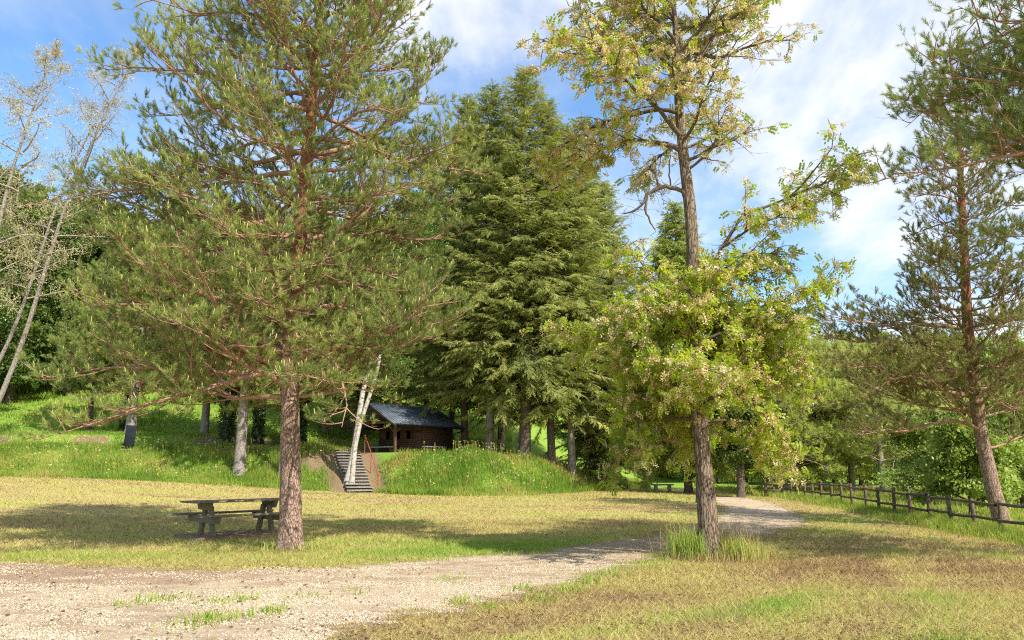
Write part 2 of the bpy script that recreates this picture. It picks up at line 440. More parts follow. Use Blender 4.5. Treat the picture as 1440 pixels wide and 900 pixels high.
def ground_mat():
    m, nt, out = newmat('ground_cover')
    tc = nd(nt, 'ShaderNodeTexCoord'); ob = tc.outputs['Object']
    g = attr(nt, 'green'); b = attr(nt, 'litter')
    nf = noise(nt, mapping(nt, ob, (14, 30, 14)), 1.0, 6, 0.75)      # straw lying across
    nm = noise(nt, ob, 2.3, 5, 0.65)
    nb = noise(nt, mapping(nt, ob, (0.5, 1.6, 1)), 1.0, 5, 0.6)
    k = math_(nt, 'ADD', g, math_(nt, 'MULTIPLY', math_(nt, 'SUBTRACT', nm, 0.5), 0.55))
    k = math_(nt, 'ADD', k, math_(nt, 'MULTIPLY', math_(nt, 'SUBTRACT', nb, 0.5), 0.35))
    k = math_(nt, 'ADD', k, math_(nt, 'MULTIPLY', math_(nt, 'SUBTRACT', nf, 0.5), 0.35), clamp=True)
    col = ramp(nt, [(0.0, (0.25, 0.155, 0.08)), (0.22, (0.47, 0.36, 0.155)), (0.45, (0.46, 0.41, 0.125)), (0.68, (0.30, 0.35, 0.07)), (1.0, (0.18, 0.32, 0.04))], k)
    lit = ramp(nt, [(0.3, (0.13, 0.08, 0.05)), (0.55, (0.26, 0.17, 0.105)), (0.75, (0.38, 0.275, 0.17))], nf)
    bb = math_(nt, 'ADD', b, math_(nt, 'MULTIPLY', math_(nt, 'SUBTRACT', nm, 0.5), 0.8), clamp=True)
    bb = ramp(nt, [(0.3, (0, 0, 0)), (0.8, (0.95, 0.95, 0.95))], bb)
    col = mixc(nt, bb, col, lit)
    fine = noise(nt, ob, 28, 4, 0.8)
    col = mixc(nt, 0.75, col, ramp(nt, [(0.3, (0.7, 0.7, 0.7)), (0.55, (1, 1, 1)), (0.75, (1.15, 1.15, 1.15))], fine), 'MULTIPLY')
    p = nd(nt, 'ShaderNodeBsdfPrincipled'); p.inputs['Roughness'].default_value = 0.95; p.inputs['Specular IOR Level'].default_value = 0.1
    nt.links.new(col, p.inputs['Base Color'])
    bp = nd(nt, 'ShaderNodeBump'); bp.inputs['Strength'].default_value = 0.8; bp.inputs['Distance'].default_value = 0.04
    nt.links.new(math_(nt, 'ADD', nf, math_(nt, 'MULTIPLY', fine, 0.6)), bp.inputs['Height']); nt.links.new(bp.outputs[0], p.inputs['Normal'])
    nt.links.new(p.outputs[0], out.inputs[0])
    return m


def path_mat():
    m, nt, out = newmat('gravel_path')
    tc = nd(nt, 'ShaderNodeTexCoord'); ob = tc.outputs['Object']
    pm = attr(nt, 'cover'); br = attr(nt, 'litter')
    fine = noise(nt, mapping(nt, ob, (24, 34, 24)), 1.0, 5, 0.8)
    mid = noise(nt, mapping(nt, ob, (1.6, 3.2, 1)), 1.0, 6, 0.7)
    vo = nd(nt, 'ShaderNodeTexVoronoi'); vo.inputs['Scale'].default_value = 26; nt.links.new(ob, vo.inputs['Vector'])
    grav = ramp(nt, [(0.25, (0.33, 0.235, 0.145)), (0.45, (0.58, 0.455, 0.30)), (0.65, (0.78, 0.66, 0.47))], fine)
    grav = mixc(nt, 0.5, grav, ramp(nt, [(0.0, (1.15, 1.15, 1.15)), (0.6, (0.7, 0.68, 0.66))], vo.outputs['Distance']), 'MULTIPLY')
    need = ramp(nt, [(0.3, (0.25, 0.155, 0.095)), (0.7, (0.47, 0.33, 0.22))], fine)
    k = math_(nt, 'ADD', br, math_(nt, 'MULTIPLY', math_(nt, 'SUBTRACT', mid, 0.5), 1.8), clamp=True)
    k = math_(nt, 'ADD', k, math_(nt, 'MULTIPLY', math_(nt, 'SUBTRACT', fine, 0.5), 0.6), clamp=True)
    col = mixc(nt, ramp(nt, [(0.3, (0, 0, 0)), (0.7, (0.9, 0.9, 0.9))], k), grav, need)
    p = nd(nt, 'ShaderNodeBsdfPrincipled'); p.inputs['Roughness'].default_value = 0.95; p.inputs['Specular IOR Level'].default_value = 0.1
    nt.links.new(col, p.inputs['Base Color'])
    bp = nd(nt, 'ShaderNodeBump'); bp.inputs['Strength'].default_value = 0.9; bp.inputs['Distance'].default_value = 0.04
    nt.links.new(math_(nt, 'ADD', fine, math_(nt, 'MULTIPLY', mid, 0.6)), bp.inputs['Height']); nt.links.new(bp.outputs[0], p.inputs['Normal'])
    a = math_(nt, 'ADD', pm, math_(nt, 'MULTIPLY', math_(nt, 'SUBTRACT', mid, 0.5), 1.1))
    a = math_(nt, 'ADD', a, math_(nt, 'MULTIPLY', math_(nt, 'SUBTRACT', fine, 0.5), 0.8))
    a = ramp(nt, [(0.42, (0, 0, 0)), (0.55, (1, 1, 1))], a)
    tr = nd(nt, 'ShaderNodeBsdfTransparent'); mx = nd(nt, 'ShaderNodeMixShader')
    nt.links.new(a, mx.inputs[0]); nt.links.new(tr.outputs[0], mx.inputs[1]); nt.links.new(p.outputs[0], mx.inputs[2]); nt.links.new(mx.outputs[0], out.inputs[0])
    return m


M['ground'] = ground_mat(); M['path'] = path_mat()
M['pebble'] = leaf_mat('pale_pebbles', [(0, (0.32, 0.23, 0.145)), (0.5, (0.60, 0.48, 0.33)), (1.0, (0.80, 0.70, 0.53))], 0.0, 0.9, 0.1)

# ------------------------------------------------------------------ path outline in world metres
PATH_PX = [(-260, 806), (0, 793), (160, 798), (300, 803), (450, 800), (620, 787), (760, 775), (860, 763), (930, 752), (985, 738), (1016, 722), (1018, 711), (1000, 704), (975, 699.5),
           (1030, 698), (1075, 705), (1112, 717), (1132, 731), (1120, 742), (1060, 757), (980, 772), (900, 790), (850, 806), (770, 828), (690, 850), (560, 868), (450, 905), (330, 960), (-100, 985), (-300, 960)]
PATH = np.array([at(px, py)[:2] for px, py in PATH_PX])


def poly_sd(P, x, y):
    """signed distance to polygon, positive inside"""
    x = np.asarray(x, float).ravel(); y = np.asarray(y, float).ravel()
    d = np.full(x.shape, 1e9); ins = np.zeros(x.shape, bool)
    n = len(P)
    for i in range(n):
        ax, ay = P[i]; bx, by = P[(i + 1) % n]
        ex, ey = bx - ax, by - ay
        t = np.clip(((x - ax) * ex + (y - ay) * ey) / (ex * ex + ey * ey + 1e-12), 0, 1)
        d = np.minimum(d, np.hypot(x - ax - t * ex, y - ay - t * ey))
        c = ((ay > y) != (by > y)) & (x < (bx - ax) * (y - ay) / (by - ay + 1e-12) + ax)
        ins ^= c
    return np.where(ins, d, -d)


def line_d(pts, x, y):
    x = np.asarray(x, float); y = np.asarray(y, float); d = np.full(x.shape, 1e9)
    for (ax, ay), (bx, by) in zip(pts[:-1], pts[1:]):
        ex, ey = bx - ax, by - ay
        t = np.clip(((x - ax) * ex + (y - ay) * ey) / (ex * ex + ey * ey), 0, 1)
        d = np.minimum(d, np.hypot(x - ax - t * ex, y - ay - t * ey))
    return d


GREEN_LINES = [[(1240, 765), (1262, 790), (1290, 815), (1310, 860), (1318, 905)], [(1170, 735), (1290, 752), (1440, 790)], [(1060, 870), (1130, 835), (1180, 820)], [(720, 905), (880, 885), (1090, 850)],
               [(1130, 720), (1180, 728), (1300, 745)], [(770, 822), (850, 800), (960, 782)]]
GREEN_LINES = [[tuple(at(a, b)[:2]) for a, b in L] for L in GREEN_LINES]
BROWN_LINES = [[(1060, 752), (1190, 785), (1255, 840), (1262, 905)], [(1180, 742), (1330, 775), (1460, 830)], [(600, 905), (760, 870), (900, 835)], [(930, 905), (1060, 850), (1130, 790)]]
BROWN_LINES = [[tuple(at(a, b)[:2]) for a, b in L] for L in BROWN_LINES]
FENCE_A = np.array([12.75, 16.6]); FENCE_B = np.array([15.5, 43.0])
PINE_B = at(408, 774); LOC_B = at(998, 786)
STEP2 = [tuple(at(a, b)[:2]) for a, b in ((862, 690), (838, 676), (812, 664), (790, 655))]


def zones(x, y):
    x = np.asarray(x, float); y = np.asarray(y, float)
    foot = np.interp(x, FX, FY)
    g = 0.33 + 0.75 * (fbm(x * 0.22 + 5, y * 0.6, 5) - 0.5) + 0.25 * (fbm(x * 1.1, y * 2.6 + 3, 3) - 0.5)
    g = g - 0.10 * sst((x - 2) / 4) * sst((26 - y) / 6)
    sd = poly_sd(PATH, x, y).reshape(x.shape)
    g = g + 0.24 * sst(1 - np.abs(sd + 0.9) / 1.8) * sst((y - 11.5) / 3) * sst((30 - y) / 8)
    # greener around the pine and table and in the locust shade
    g = g + 0.14 * sst(1 - np.hypot((x + 4) / 9, (y - 15.5) / 4)) + 0.14 * sst(1 - np.hypot((x - 1) / 5, (y - 17) / 4))
    for L in GREEN_LINES:
        d = line_d(L, x, y)
        g = g + 0.26 * np.exp(-(d / 0.35) ** 2) * (0.4 + fbm(x * 1.3, y * 1.3, 2))
    bank = sst((y - foot + 0.4) / 0.8)
    g = g * (1 - bank) + bank * (0.93 + 0.25 * (fbm(x * 0.5, y * 0.5, 3) - 0.5))
    fd = line_d([tuple(FENCE_A), tuple(FENCE_B)], x, y)
    g = np.maximum(g, 0.9 * sst(1 - fd / 1.2))
    g = np.where((x > 14.5) & (y < 62), 0.75, g)
    # needle litter
    b = 0.55 * np.exp(-(np.abs(y - foot) / 0.5) ** 2)
    ds = line_d([tuple(ST0), tuple(ST1)], x, y)
    st = sst(1 - (ds - 1.0) / 1.3) * sst((y - 40.3) / 0.8)
    b = np.maximum(b, st)
    left = sst(1 - np.hypot((x + 11.3) / 2.2, (y - 44.6) / 2.0)); b = np.maximum(b, 1.2 * left)
    row = sst((y - foot - 4.5) / 1.5) * sst((60 - y) / 4) * sst((x + 16) / 3) * sst((14 - x) / 3) * (0.35 + 0.65 * fbm(x * .4, y * .4, 3))
    b = np.maximum(b, row * 1.1)
    step = np.exp(-((y - 51.2) / 0.6) ** 2) * sst((-x - 12) / 3); b = np.maximum(b, 1.5 * step * sst((fbm(x * .35 + 3, y * .35, 3) - .46) * 6))
    b = np.maximum(b, 0.9 * line_mask(STEP2, x, y, 0.35))
    b = np.maximum(b, 0.75 * sst(1 - np.hypot(x - LOC_B[0], y - LOC_B[1] + 0.3) / 1.3))
    b = np.maximum(b, 0.5 * sst(1 - np.hypot(x - PINE_B[0], y - PINE_B[1]) / 1.2))
    for L in BROWN_LINES:
        b = np.maximum(b, 0.62 * np.exp(-(line_d(L, x, y) / 0.6) ** 2) * (0.1 + 1.2 * fbm(x * 1.2, y * 1.2 + 8, 4)))
    b = np.maximum(b, 0.55 * (fbm(x * 0.5 + 21, y * 1.0 + 4, 4) - 0.44) * sst((x - 0.5) / 3) * sst((24 - y) / 5))
    rt = sst(1 - np.hypot((x - 7) / 4.5, (y - 17) / 3.2)) * 0.55 + sst(1 - np.hypot((x - 4.5) / 1.8, (y - 10) / 4)) * 0.4
    b = np.maximum(b, rt)
    return np.clip(g, 0, 1.2), np.clip(b, 0, 1.2), sd


def line_mask(pts, x, y, w):
    return sst(1 - (line_d(pts, x, y) - w) / 0.3)


# ------------------------------------------------------------------ ground sheet and path sheet
def axis(lo, hi, n, c, k):
    """grid coordinates that are dense around c"""
    a = np.arcsinh((lo - c) / k); b = np.arcsinh((hi - c) / k)
    return c + k * np.sinh(np.linspace(a, b, n))


gx = axis(-420, 420, 620, 0, 14.0); gy = axis(-30, 520, 640, 11, 12.0)
GX, GY = np.meshgrid(gx, gy); GZ = ground_z(GX, GY)
zg, zb, zsd = zones(GX, GY)
ny, nx = GX.shape
idx = np.arange(ny * nx).reshape(ny, nx)
Fg = np.stack([idx[:-1, :-1], idx[:-1, 1:], idx[1:, 1:], idx[1:, :-1]], -1).reshape(-1, 4)
Vg = np.stack([GX, GY, GZ], -1).reshape(-1, 3)
mb = MB(); mb.add(Vg, Fg)
tag(mb.build('ground', M['ground'], smooth=True, attrs={'green': zg.ravel(), 'litter': zb.ravel()}), kind='structure')
keep = (zsd.ravel()[Fg] > -0.8).any(1)
Fp = Fg[keep]; used = np.unique(Fp); remap = np.full(ny * nx, -1); remap[used] = np.arange(len(used))
mb = MB(); mb.add(Vg[used] + [0, 0, 0.006], remap[Fp])
px_, py_ = Vg[used, 0], Vg[used, 1]
cover = np.clip(0.5 + zsd.ravel()[used] * 0.62, 0, 1.3)
litter_and_shade = 0.44 + 0.22 * sst((-2 - px_) / 5) * sst((py_ - 9) / 4) + 0.5 * (fbm(px_ * 0.3 + 3, py_ * 0.7, 3) - 0.5) + 0.28 * sst(1 - np.hypot((px_ - 4.2) / 4, (py_ - 17) / 4)) + 0.22 * sst(1 - np.hypot((px_ + 6) / 5, (py_ - 12) / 2.0)) - 0.22 * sst(1 - np.hypot((px_ + 2) / 5, (py_ - 10.0) / 2))  # needle litter, plus the shade on the left of the path painted in as brown
tag(mb.build('path', M['path'], smooth=True, attrs={'cover': cover, 'litter': litter_and_shade}), kind='structure')


# ------------------------------------------------------------------ grass (stuff)
def in_view(x, y, z, mx=60):
    dep = y * cP + (z - CAM_H) * sP
    px = 720 + F_PX * x / np.maximum(dep, 0.1); return (px > -mx) & (px < 1440 + mx) & (y > 6.8)


def blades(mb, x, y, h, w, lean, tint, rng, seg2=False):
    n = len(x); z = ground_z(x, y)
    a = rng.uniform(0, 2 * np.pi, n); a2 = rng.uniform(0, 2 * np.pi, n)
    px = np.cos(a) * w / 2; py = np.sin(a) * w / 2
    tx = np.cos(a2) * lean * h; ty = np.sin(a2) * lean * h; tz = h * np.sqrt(np.clip(1 - lean ** 2 * 0.8, 0.02, 1))
    A = np.stack([x - px, y - py, z - 0.005], -1); B = np.stack([x + px, y + py, z - 0.005], -1)
    if not seg2:
        T = np.stack([x + tx, y + ty, z + tz], -1)
        V = np.stack([A, B, T], 1).reshape(-1, 3); F = np.arange(3 * n).reshape(n, 3)
        mb.add(V, F, np.repeat(tint, 3))
    else:
        m1 = np.stack([x + tx * 0.3 - px * .8, y + ty * 0.3 - py * .8, z + tz * 0.62], -1)
        m2 = np.stack([x + tx * 0.3 + px * .8, y + ty * 0.3 + py * .8, z + tz * 0.62], -1)
        T = np.stack([x + tx, y + ty, z + tz], -1)
        V = np.stack([A, B, m2, m1, T], 1).reshape(-1, 3)
        b = np.arange(n)[:, None] * 5
        F4 = b + np.array([[0, 1, 2, 3]]); F3 = b + np.array([[3, 2, 4]])
        mb.add(V, F4, np.repeat(tint, 5)); mb.F.append(F3 + (mb.n - len(V))); mb.M.append(np.zeros(n, np.int32))


def lawn(rng):
    mb = MB()
    for (y0, y1, dens, h, w) in ((7.2, 11, 2600, 0.042, 0.0075), (11, 16, 1500, 0.046, 0.010), (16, 24, 600, 0.05, 0.014), (24, 34, 200, 0.05, 0.018), (34, 46, 110, 0.06, 0.028)):
        W = 0.75 * y1 + 1
        n = int(dens * 2 * W * (y1 - y0))
        x = rng.uniform(-W, W, n); y = rng.uniform(y0, y1, n)
        ok = in_view(x, y, 0) & (y < np.interp(x, FX, FY)) & (x < 13.6 + 0.1 * (y - 17))
        x, y = x[ok], y[ok]
        g, b, sd = zones(x, y)
        cov = 0.5 + sd * 0.62 + 1.1 * (fbm(x * 1.6, y * 3.2, 4) - 0.5)
        p = np.where(cov > 0.5, 0.035, np.clip(0.95 - 0.55 * b, 0.1, 1))
        ok = rng.random(len(x)) < p
        x, y, g, b = x[ok], y[ok], g[ok], b[ok]
        n = len(x)
        hh = h * rng.uniform(0.5, 1.5, n) * (0.7 + 0.9 * np.clip(g, 0, 1))
        t = np.clip(g + rng.normal(0, 0.24, n) - 0.3 * b, 0, 1)
        blades(mb, x, y, hh * (1 + 1.2 * (t < 0.35)), w * rng.uniform(0.6, 1.4, n), np.where(t < 0.4, rng.uniform(0.75, 1.08, n), rng.uniform(0.2, 0.9, n)), t, rng)
    return mb


tag(lawn(RNG).build('lawn_grass', M['grass']), 'short mown grass mixed with dry straw over the flat lawn', 'grass', kind='stuff')


def meadow(rng):
    mb = MB()
    # bank and hillside
    for (n, x0, x1, off0, off1, h, w) in ((150000, -32, 10, -0.55, 5.6, 0.36, 0.022), (60000, -46, 6, 5.6, 14, 0.24, 0.03), (60000, -60, 0, 14, 46, 0.35, 0.06)):
        x = rng.uniform(x0, x1, n); y = np.interp(x, FX, FY) + rng.uniform(off0, off1, n)
        g, b, sd = zones(x, y)
        clump = fbm(x * 0.8, y * 0.8, 3)
        ok = (rng.random(n) < np.clip(1.15 - 1.25 * b, 0.03, 1)) & in_view(x, y, 2) & (np.hypot(x + 6.6, y - 48.6) > 4.2 + 0.8 * fbm(x, y, 2)) & (line_d([tuple(ST0), tuple(ST1)], x, y) > 0.95)
        ok &= line_d(STEP2, x, y) > 0.45
        x, y, clump = x[ok], y[ok], clump[ok]; n2 = len(x)
        hh = h * (0.1 + 2.0 * clump ** 1.3) * rng.uniform(0.5, 1.25, n2)
        t = np.clip(-0.25 + 1.6 * (fbm(x * 0.45 + 9, y * 0.6, 4)) + rng.normal(0, 0.2, n2), 0, 1)
        blades(mb, x, y, hh, w * rng.uniform(0.6, 1.3, n2), rng.uniform(0.1, 0.75, n2), t, rng, True)
    return mb


tag(meadow(RNG).build('meadow_grass', M['tallgrass']), 'tall bright green grass covering the bank and the hillside', 'grass', kind='stuff')


def fallen_bits(rng):
    mb = MB(); n = 26000
    y = 7.2 + 26 * rng.random(n) ** 1.8; x = rng.uniform(-0.78, 0.78, n) * y
    cl = fbm(x * 0.7 + 2, y * 1.3, 3); ok = (rng.random(n) < np.clip((cl - 0.3) * 2.5, 0.03, 1) * np.where(poly_sd(PATH, x, y) > 0, .28, 1)) & (y < np.interp(x, FX, FY) - .3); x, y = x[ok], y[ok]; n = len(x)
    tv = np.array([(-.5, 0, 0), (0, .08, -.22), (.5, .02, 0), (0, -.04, .22)]); tf = np.array([(0, 1, 2, 3)])
    pos = np.stack([x, y, ground_z(x, y) + 0.018], -1); a = rng.uniform(0, 6.28, n)
    scatter(mb, tv, tf, pos, np.stack([np.cos(a), np.sin(a), rng.normal(0, .25, n)], -1), rng.uniform(.02, .055, n) * (1 + y / 30), np.clip(rng.normal(.4, .3, n), 0, 1), rng, up=(0, 0, 1.0))
    return mb


tag(fallen_bits(RNG).build('fallen_leaves', M['litterleaf']), 'small brown fallen leaves and twigs strewn over lawn and path', 'leaves', kind='stuff')


def wildflowers(rng):
    mb = MB(); n = 2600
    x = rng.uniform(-32, 8, n); y = np.interp(x, FX, FY) + rng.uniform(0, 7, n); cl = fbm(x * .6 + 4, y * .6, 3)
    ok = (rng.random(n) < (cl - .35) * 4) & (np.hypot(x + 6.6, y - 48.6) > 4.6) & (line_d([tuple(ST0), tuple(ST1)], x, y) > 1.6); x, y = x[ok], y[ok]; n = len(x)
    h = rng.uniform(.3, .75, n); z = ground_z(x, y)
    tp = np.stack([x + rng.normal(0, .06, n), y + rng.normal(0, .06, n), z + h], -1)
    tv, tf = leafclump_template(rng, 5, .035, .05, .03)
    scatter(mb, tv, tf, tp, rng.normal(size=(n, 3)), rng.uniform(.7, 1.5, n), np.clip(rng.normal(.5, .35, n), 0, 1), rng)
    V, F = tubes(np.stack([np.stack([x, y, z], -1), tp], 1), np.full((n, 2), .006), 3); mb.add(V, F, 0.1)
    return mb


M['flower'] = leaf_mat('flower_heads', [(0, (0.40, 0.33, 0.15)), (0.5, (0.70, 0.55, 0.08)), (1.0, (0.75, 0.70, 0.45))], 0.3, 0.6, 0.1)


def fence_grass(rng):
    mb = MB(); n = 42000
    t = rng.random(n) ** 1.3; u = FENCE_A + (FENCE_B - FENCE_A) * t[:, None] * 1.06
    side = rng.normal(-0.15, 0.42, n); d = norm(FENCE_B - FENCE_A)
    x = u[:, 0] + d[1] * side; y = u[:, 1] - d[0] * side
    h = 0.30 * rng.uniform(0.4, 1.2, n) * (0.5 + fbm(x * 1.2, y * 1.2, 2))
    blades(mb, x, y, h, 0.014 * rng.uniform(.6, 1.3, n), rng.uniform(0.1, 0.8, n), np.clip(rng.normal(0.4, 0.22, n), 0, 1), rng, True)
    n = 40000
    x = rng.uniform(14.2, 34, n); y = rng.uniform(20, 60, n); ok = in_view(x, y, 0) & (line_d([tuple(FENCE_A), tuple(FENCE_B)], x, y) > 0.3)
    x, y = x[ok], y[ok]; n = len(x)
    blades(mb, x, y, 0.3 * rng.uniform(.4, 1.4, n), 0.03 * rng.uniform(.6, 1.3, n), rng.uniform(0.1, 0.8, n), np.clip(rng.normal(0.3, 0.28, n), 0, 1), rng, True)
    return mb


tag(fence_grass(RNG).build('verge_grass', M['tallgrass']), 'uncut grass growing along and behind the wooden fence', 'grass', kind='stuff')

OCT_V = np.array([(1, 0, 0), (-1, 0, 0), (0, 1, 0), (0, -1, 0), (0, 0, .6), (0, 0, -.6)]) * 0.5
OCT_F = np.array([(0, 2, 4), (2, 1, 4), (1, 3, 4), (3, 0, 4), (2, 0, 5), (1, 2, 5), (3, 1, 5), (0, 3, 5)])


def gravel(rng):
    mb = MB(); n = 170000
    y = 7.2 + 16 * rng.random(n) ** 1.6; x = rng.uniform(-0.75, 0.75, n) * y
    sd = poly_sd(PATH, x, y)
    cov = 0.5 + sd * 0.62 + 1.0 * (fbm(x * 1.6, y * 3.2, 4) - 0.5)
    clump = fbm(x * 1.1 + 7, y * 2.6, 3)
    ok = (cov > 0.5) & (rng.random(n) < np.clip((clump - 0.36) * 4.0, 0.05, 1))
    x, y = x[ok], y[ok]; n = len(x)
    s = rng.gamma(3, 0.0036, n) + 0.006
    pos = np.stack([x, y, ground_z(x, y) + 0.006 + s * 0.18], -1)
    d = np.stack([rng.normal(0, .35, n), rng.normal(0, .35, n), np.ones(n)], -1)
    scatter(mb, OCT_V, OCT_F, pos, d, s, np.clip(rng.normal(0.6, 0.25, n), 0, 1), rng)
    return mb


tag(gravel(RNG).build('gravel', M['pebble']), 'pale loose gravel and stone chips lying on the path', 'gravel', kind='stuff')


# ------------------------------------------------------------------ foliage templates
def shoot_template(rng, n, length, nl, w):
    V = []; F = []
    for i in range(n):
        s = (i + 0.5) / n * length; a = i * 2.399 + rng.uniform(-.3, .3)
        sp = R(rng.uniform(25, 62)) * (1.15 - 0.6 * s / length)
        d = np.array([math.cos(a) * math.sin(sp), math.sin(a) * math.sin(sp), math.cos(sp)])
        p = np.array([0, 0, s]); q = np.cross(d, rng.normal(size=3)); q /= np.linalg.norm(q)
        L = nl * rng.uniform(0.75, 1.1)
        V += [p - q * w / 2, p + q * w / 2, p + d * L]; F.append((3 * i, 3 * i + 1, 3 * i + 2))
    return np.array(V), np.array(F)


def candle_template():
    a = np.arange(4) * np.pi / 2
    V = [(0.006 * math.cos(k), 0.006 * math.sin(k), 0) for k in a] + [(0.007 * math.cos(k), 0.007 * math.sin(k), 0.05) for k in a] + [(0, 0, 0.075)]
    F = []
    for i in range(4):
        j = (i + 1) % 4; F += [(i, j, 4 + j), (i, 4 + j, 4 + i), (4 + i, 4 + j, 8)]
    return np.array(V), np.array(F)


def spray_template(rng, n=15, L=0.6, tw=0.24, w=0.05, hang=0.25):
    """flat conifer spray along +Z in the XZ plane, drooping to -Y"""
    V = []; F = []
    for i in range(n):
        s = i / (n - 1); side = 1 if i % 2 else -1
        p = np.array([0, -hang * s * s * L * 0.6, s * L])
        ang = R(rng.uniform(35, 65)) if i < n - 1 else 0.0
        ln = tw * (1.15 - 0.6 * s) * rng.uniform(0.7, 1.2)
        d = np.array([side * math.sin(ang), -hang * rng.uniform(0.3, 1.6), math.cos(ang)]); d /= np.linalg.norm(d)
        q = np.cross(d, np.array([rng.normal(0, .5), 1, rng.normal(0, .5)])); q /= np.linalg.norm(q)
        V += [p - q * w / 2, p + q * w / 2, p + d * ln]; F.append((3 * i, 3 * i + 1, 3 * i + 2))
    return np.array(V), np.array(F)


def pinnate_template(rng, pairs=5, L=0.17, ll=0.062, lw=0.036):
    V = []; F = []
    k = 0
    for i in range(pairs * 2 + 1):
        if i == pairs * 2: s, side = 1.0, 0
        else: s, side = 0.25 + 0.75 * (i // 2) / pairs, (1 if i % 2 else -1)
        p = np.array([0, -0.25 * s * s * L, s * L])
        d = np.array([side * 1.0, rng.uniform(-.5, .2), 0.45 if side else 1.0]); d /= np.linalg.norm(d)
        nrm = np.array([rng.normal(0, .3), 1, rng.normal(0, .3)]); q = np.cross(d, nrm); q /= np.linalg.norm(q)
        V += [p, p + d * ll * 0.55 + q * lw / 2, p + d * ll, p + d * ll * 0.55 - q * lw / 2]; F.append((k, k + 1, k + 2, k + 3)); k += 4
    return np.array(V), np.array(F)


def raceme_template(rng, n=16, L=0.13, s0=0.042):
    V = []; F = []; k = 0
    for i in range(n):
        s = i / (n - 1); r = 0.036 * (1.1 - 0.6 * s); a = i * 2.4
        p = np.array([r * math.cos(a), r * math.sin(a), s * L]); sz = s0 * (1.1 - 0.5 * s)
        u = norm(rng.normal(size=3)); v = norm(np.cross(u, rng.normal(size=3)))
        V += [p - u * sz / 2, p + v * sz / 2, p + u * sz / 2, p - v * sz / 2]; F.append((k, k + 1, k + 2, k + 3)); k += 4
    return np.array(V), np.array(F)


def leafclump_template(rng, n=9, r=0.3, ll=0.17, lw=0.1):
    V = []; F = []; k = 0
    for i in range(n):
        p = norm(rng.normal(size=3)) * r * rng.random() ** 0.5
        d = norm(rng.normal(size=3) + [0, 0, -0.2]); q = norm(np.cross(d, rng.normal(size=3) * .6 + [0, 0, 1.0]))
        V += [p, p + d * ll * .5 + q * lw / 2, p + d * ll, p + d * ll * .5 - q * lw / 2]; F.append((k, k + 1, k + 2, k + 3)); k += 4
    return np.array(V), np.array(F)


tag(wildflowers(RNG).build('wildflowers', M['flower']), 'small yellow and straw coloured flower heads dotted over the green bank', 'flowers', kind='stuff')

# ------------------------------------------------------------------ tree skeletons
def limb_path(p0, az, el, L, n, curve, wig, rng, azc=0.0):
    P = [np.array(p0, float)]; a, e = az, el
    for i in range(n):
        d = np.array([math.cos(a) * math.cos(e), math.sin(a) * math.cos(e), math.sin(e)])
        P.append(P[-1] + d * L / n)
        a += rng.normal(0, wig) + azc / n; e += curve / n + rng.normal(0, wig * 0.8)
    return np.array(P)


def resample(P, t):
    s = np.linspace(0, 1, len(P)); return np.stack([np.interp(t, s, P[:, k]) for k in range(3)], -1)


def side_dirs(T, sgn, ang, upb, rng):
    lat = norm(np.cross(T, np.array([0, 0, 1.0])))
    d = T * math.cos(ang) + lat * sgn * math.sin(ang) + np.array([0, 0, upb])
    return d / np.linalg.norm(d)


def trunk_mesh(P, rad, sides, rough, rng, flare=0.0, ridges=9, ring=0.07, furrow=0.0):
    """trunk with an uneven surface; P in local coordinates"""
    L = np.linalg.norm(P[-1] - P[0]); n = max(8, int(L / ring))
    t = np.linspace(0, 1, n) ** 1.15
    s = np.linspace(0, 1, len(P))
    Q = np.stack([np.interp(t, s, P[:, k]) for k in range(3)], -1)
    r = np.interp(t, s, rad)
    Q = np.array(Q); mb = MB()
    V, F = tubes(Q[None], r[None], sides)
    V = V.reshape(n, sides, 3)
    a = np.arange(sides) * 2 * np.pi / sides; zz = Q[:, 2][:, None]
    cx, cy = np.cos(a)[None] * 2.1, np.sin(a)[None] * 2.1
    nz = fbm(cx * ridges / 6 + zz * 0.15 + 50, cy * ridges / 6 + zz * 1.2 + 50, 4) - 0.5
    if furrow:
        nz = nz + furrow * (np.abs(fbm(a[None] * ridges / 2 + 0.6 * fbm(zz * 1.5, a[None], 2), zz * 1.1, 3) - 0.5) * 3 - 0.4)
    lobes = 1 + flare * np.exp(-zz / 0.22) * (0.7 + 0.5 * np.cos(a[None] * 5 + 1.3))
    V = Q[:, None, :] + (V - Q[:, None, :]) * ((1 + rough * nz * 2) * lobes)[:, :, None]
    mb.add(V.reshape(-1, 3), F)
    return mb


def wood_child(tb, name, mat, parent):
    mb = MB(); tb.flush(mb); return mb.build(name, mat, parent, smooth=True)


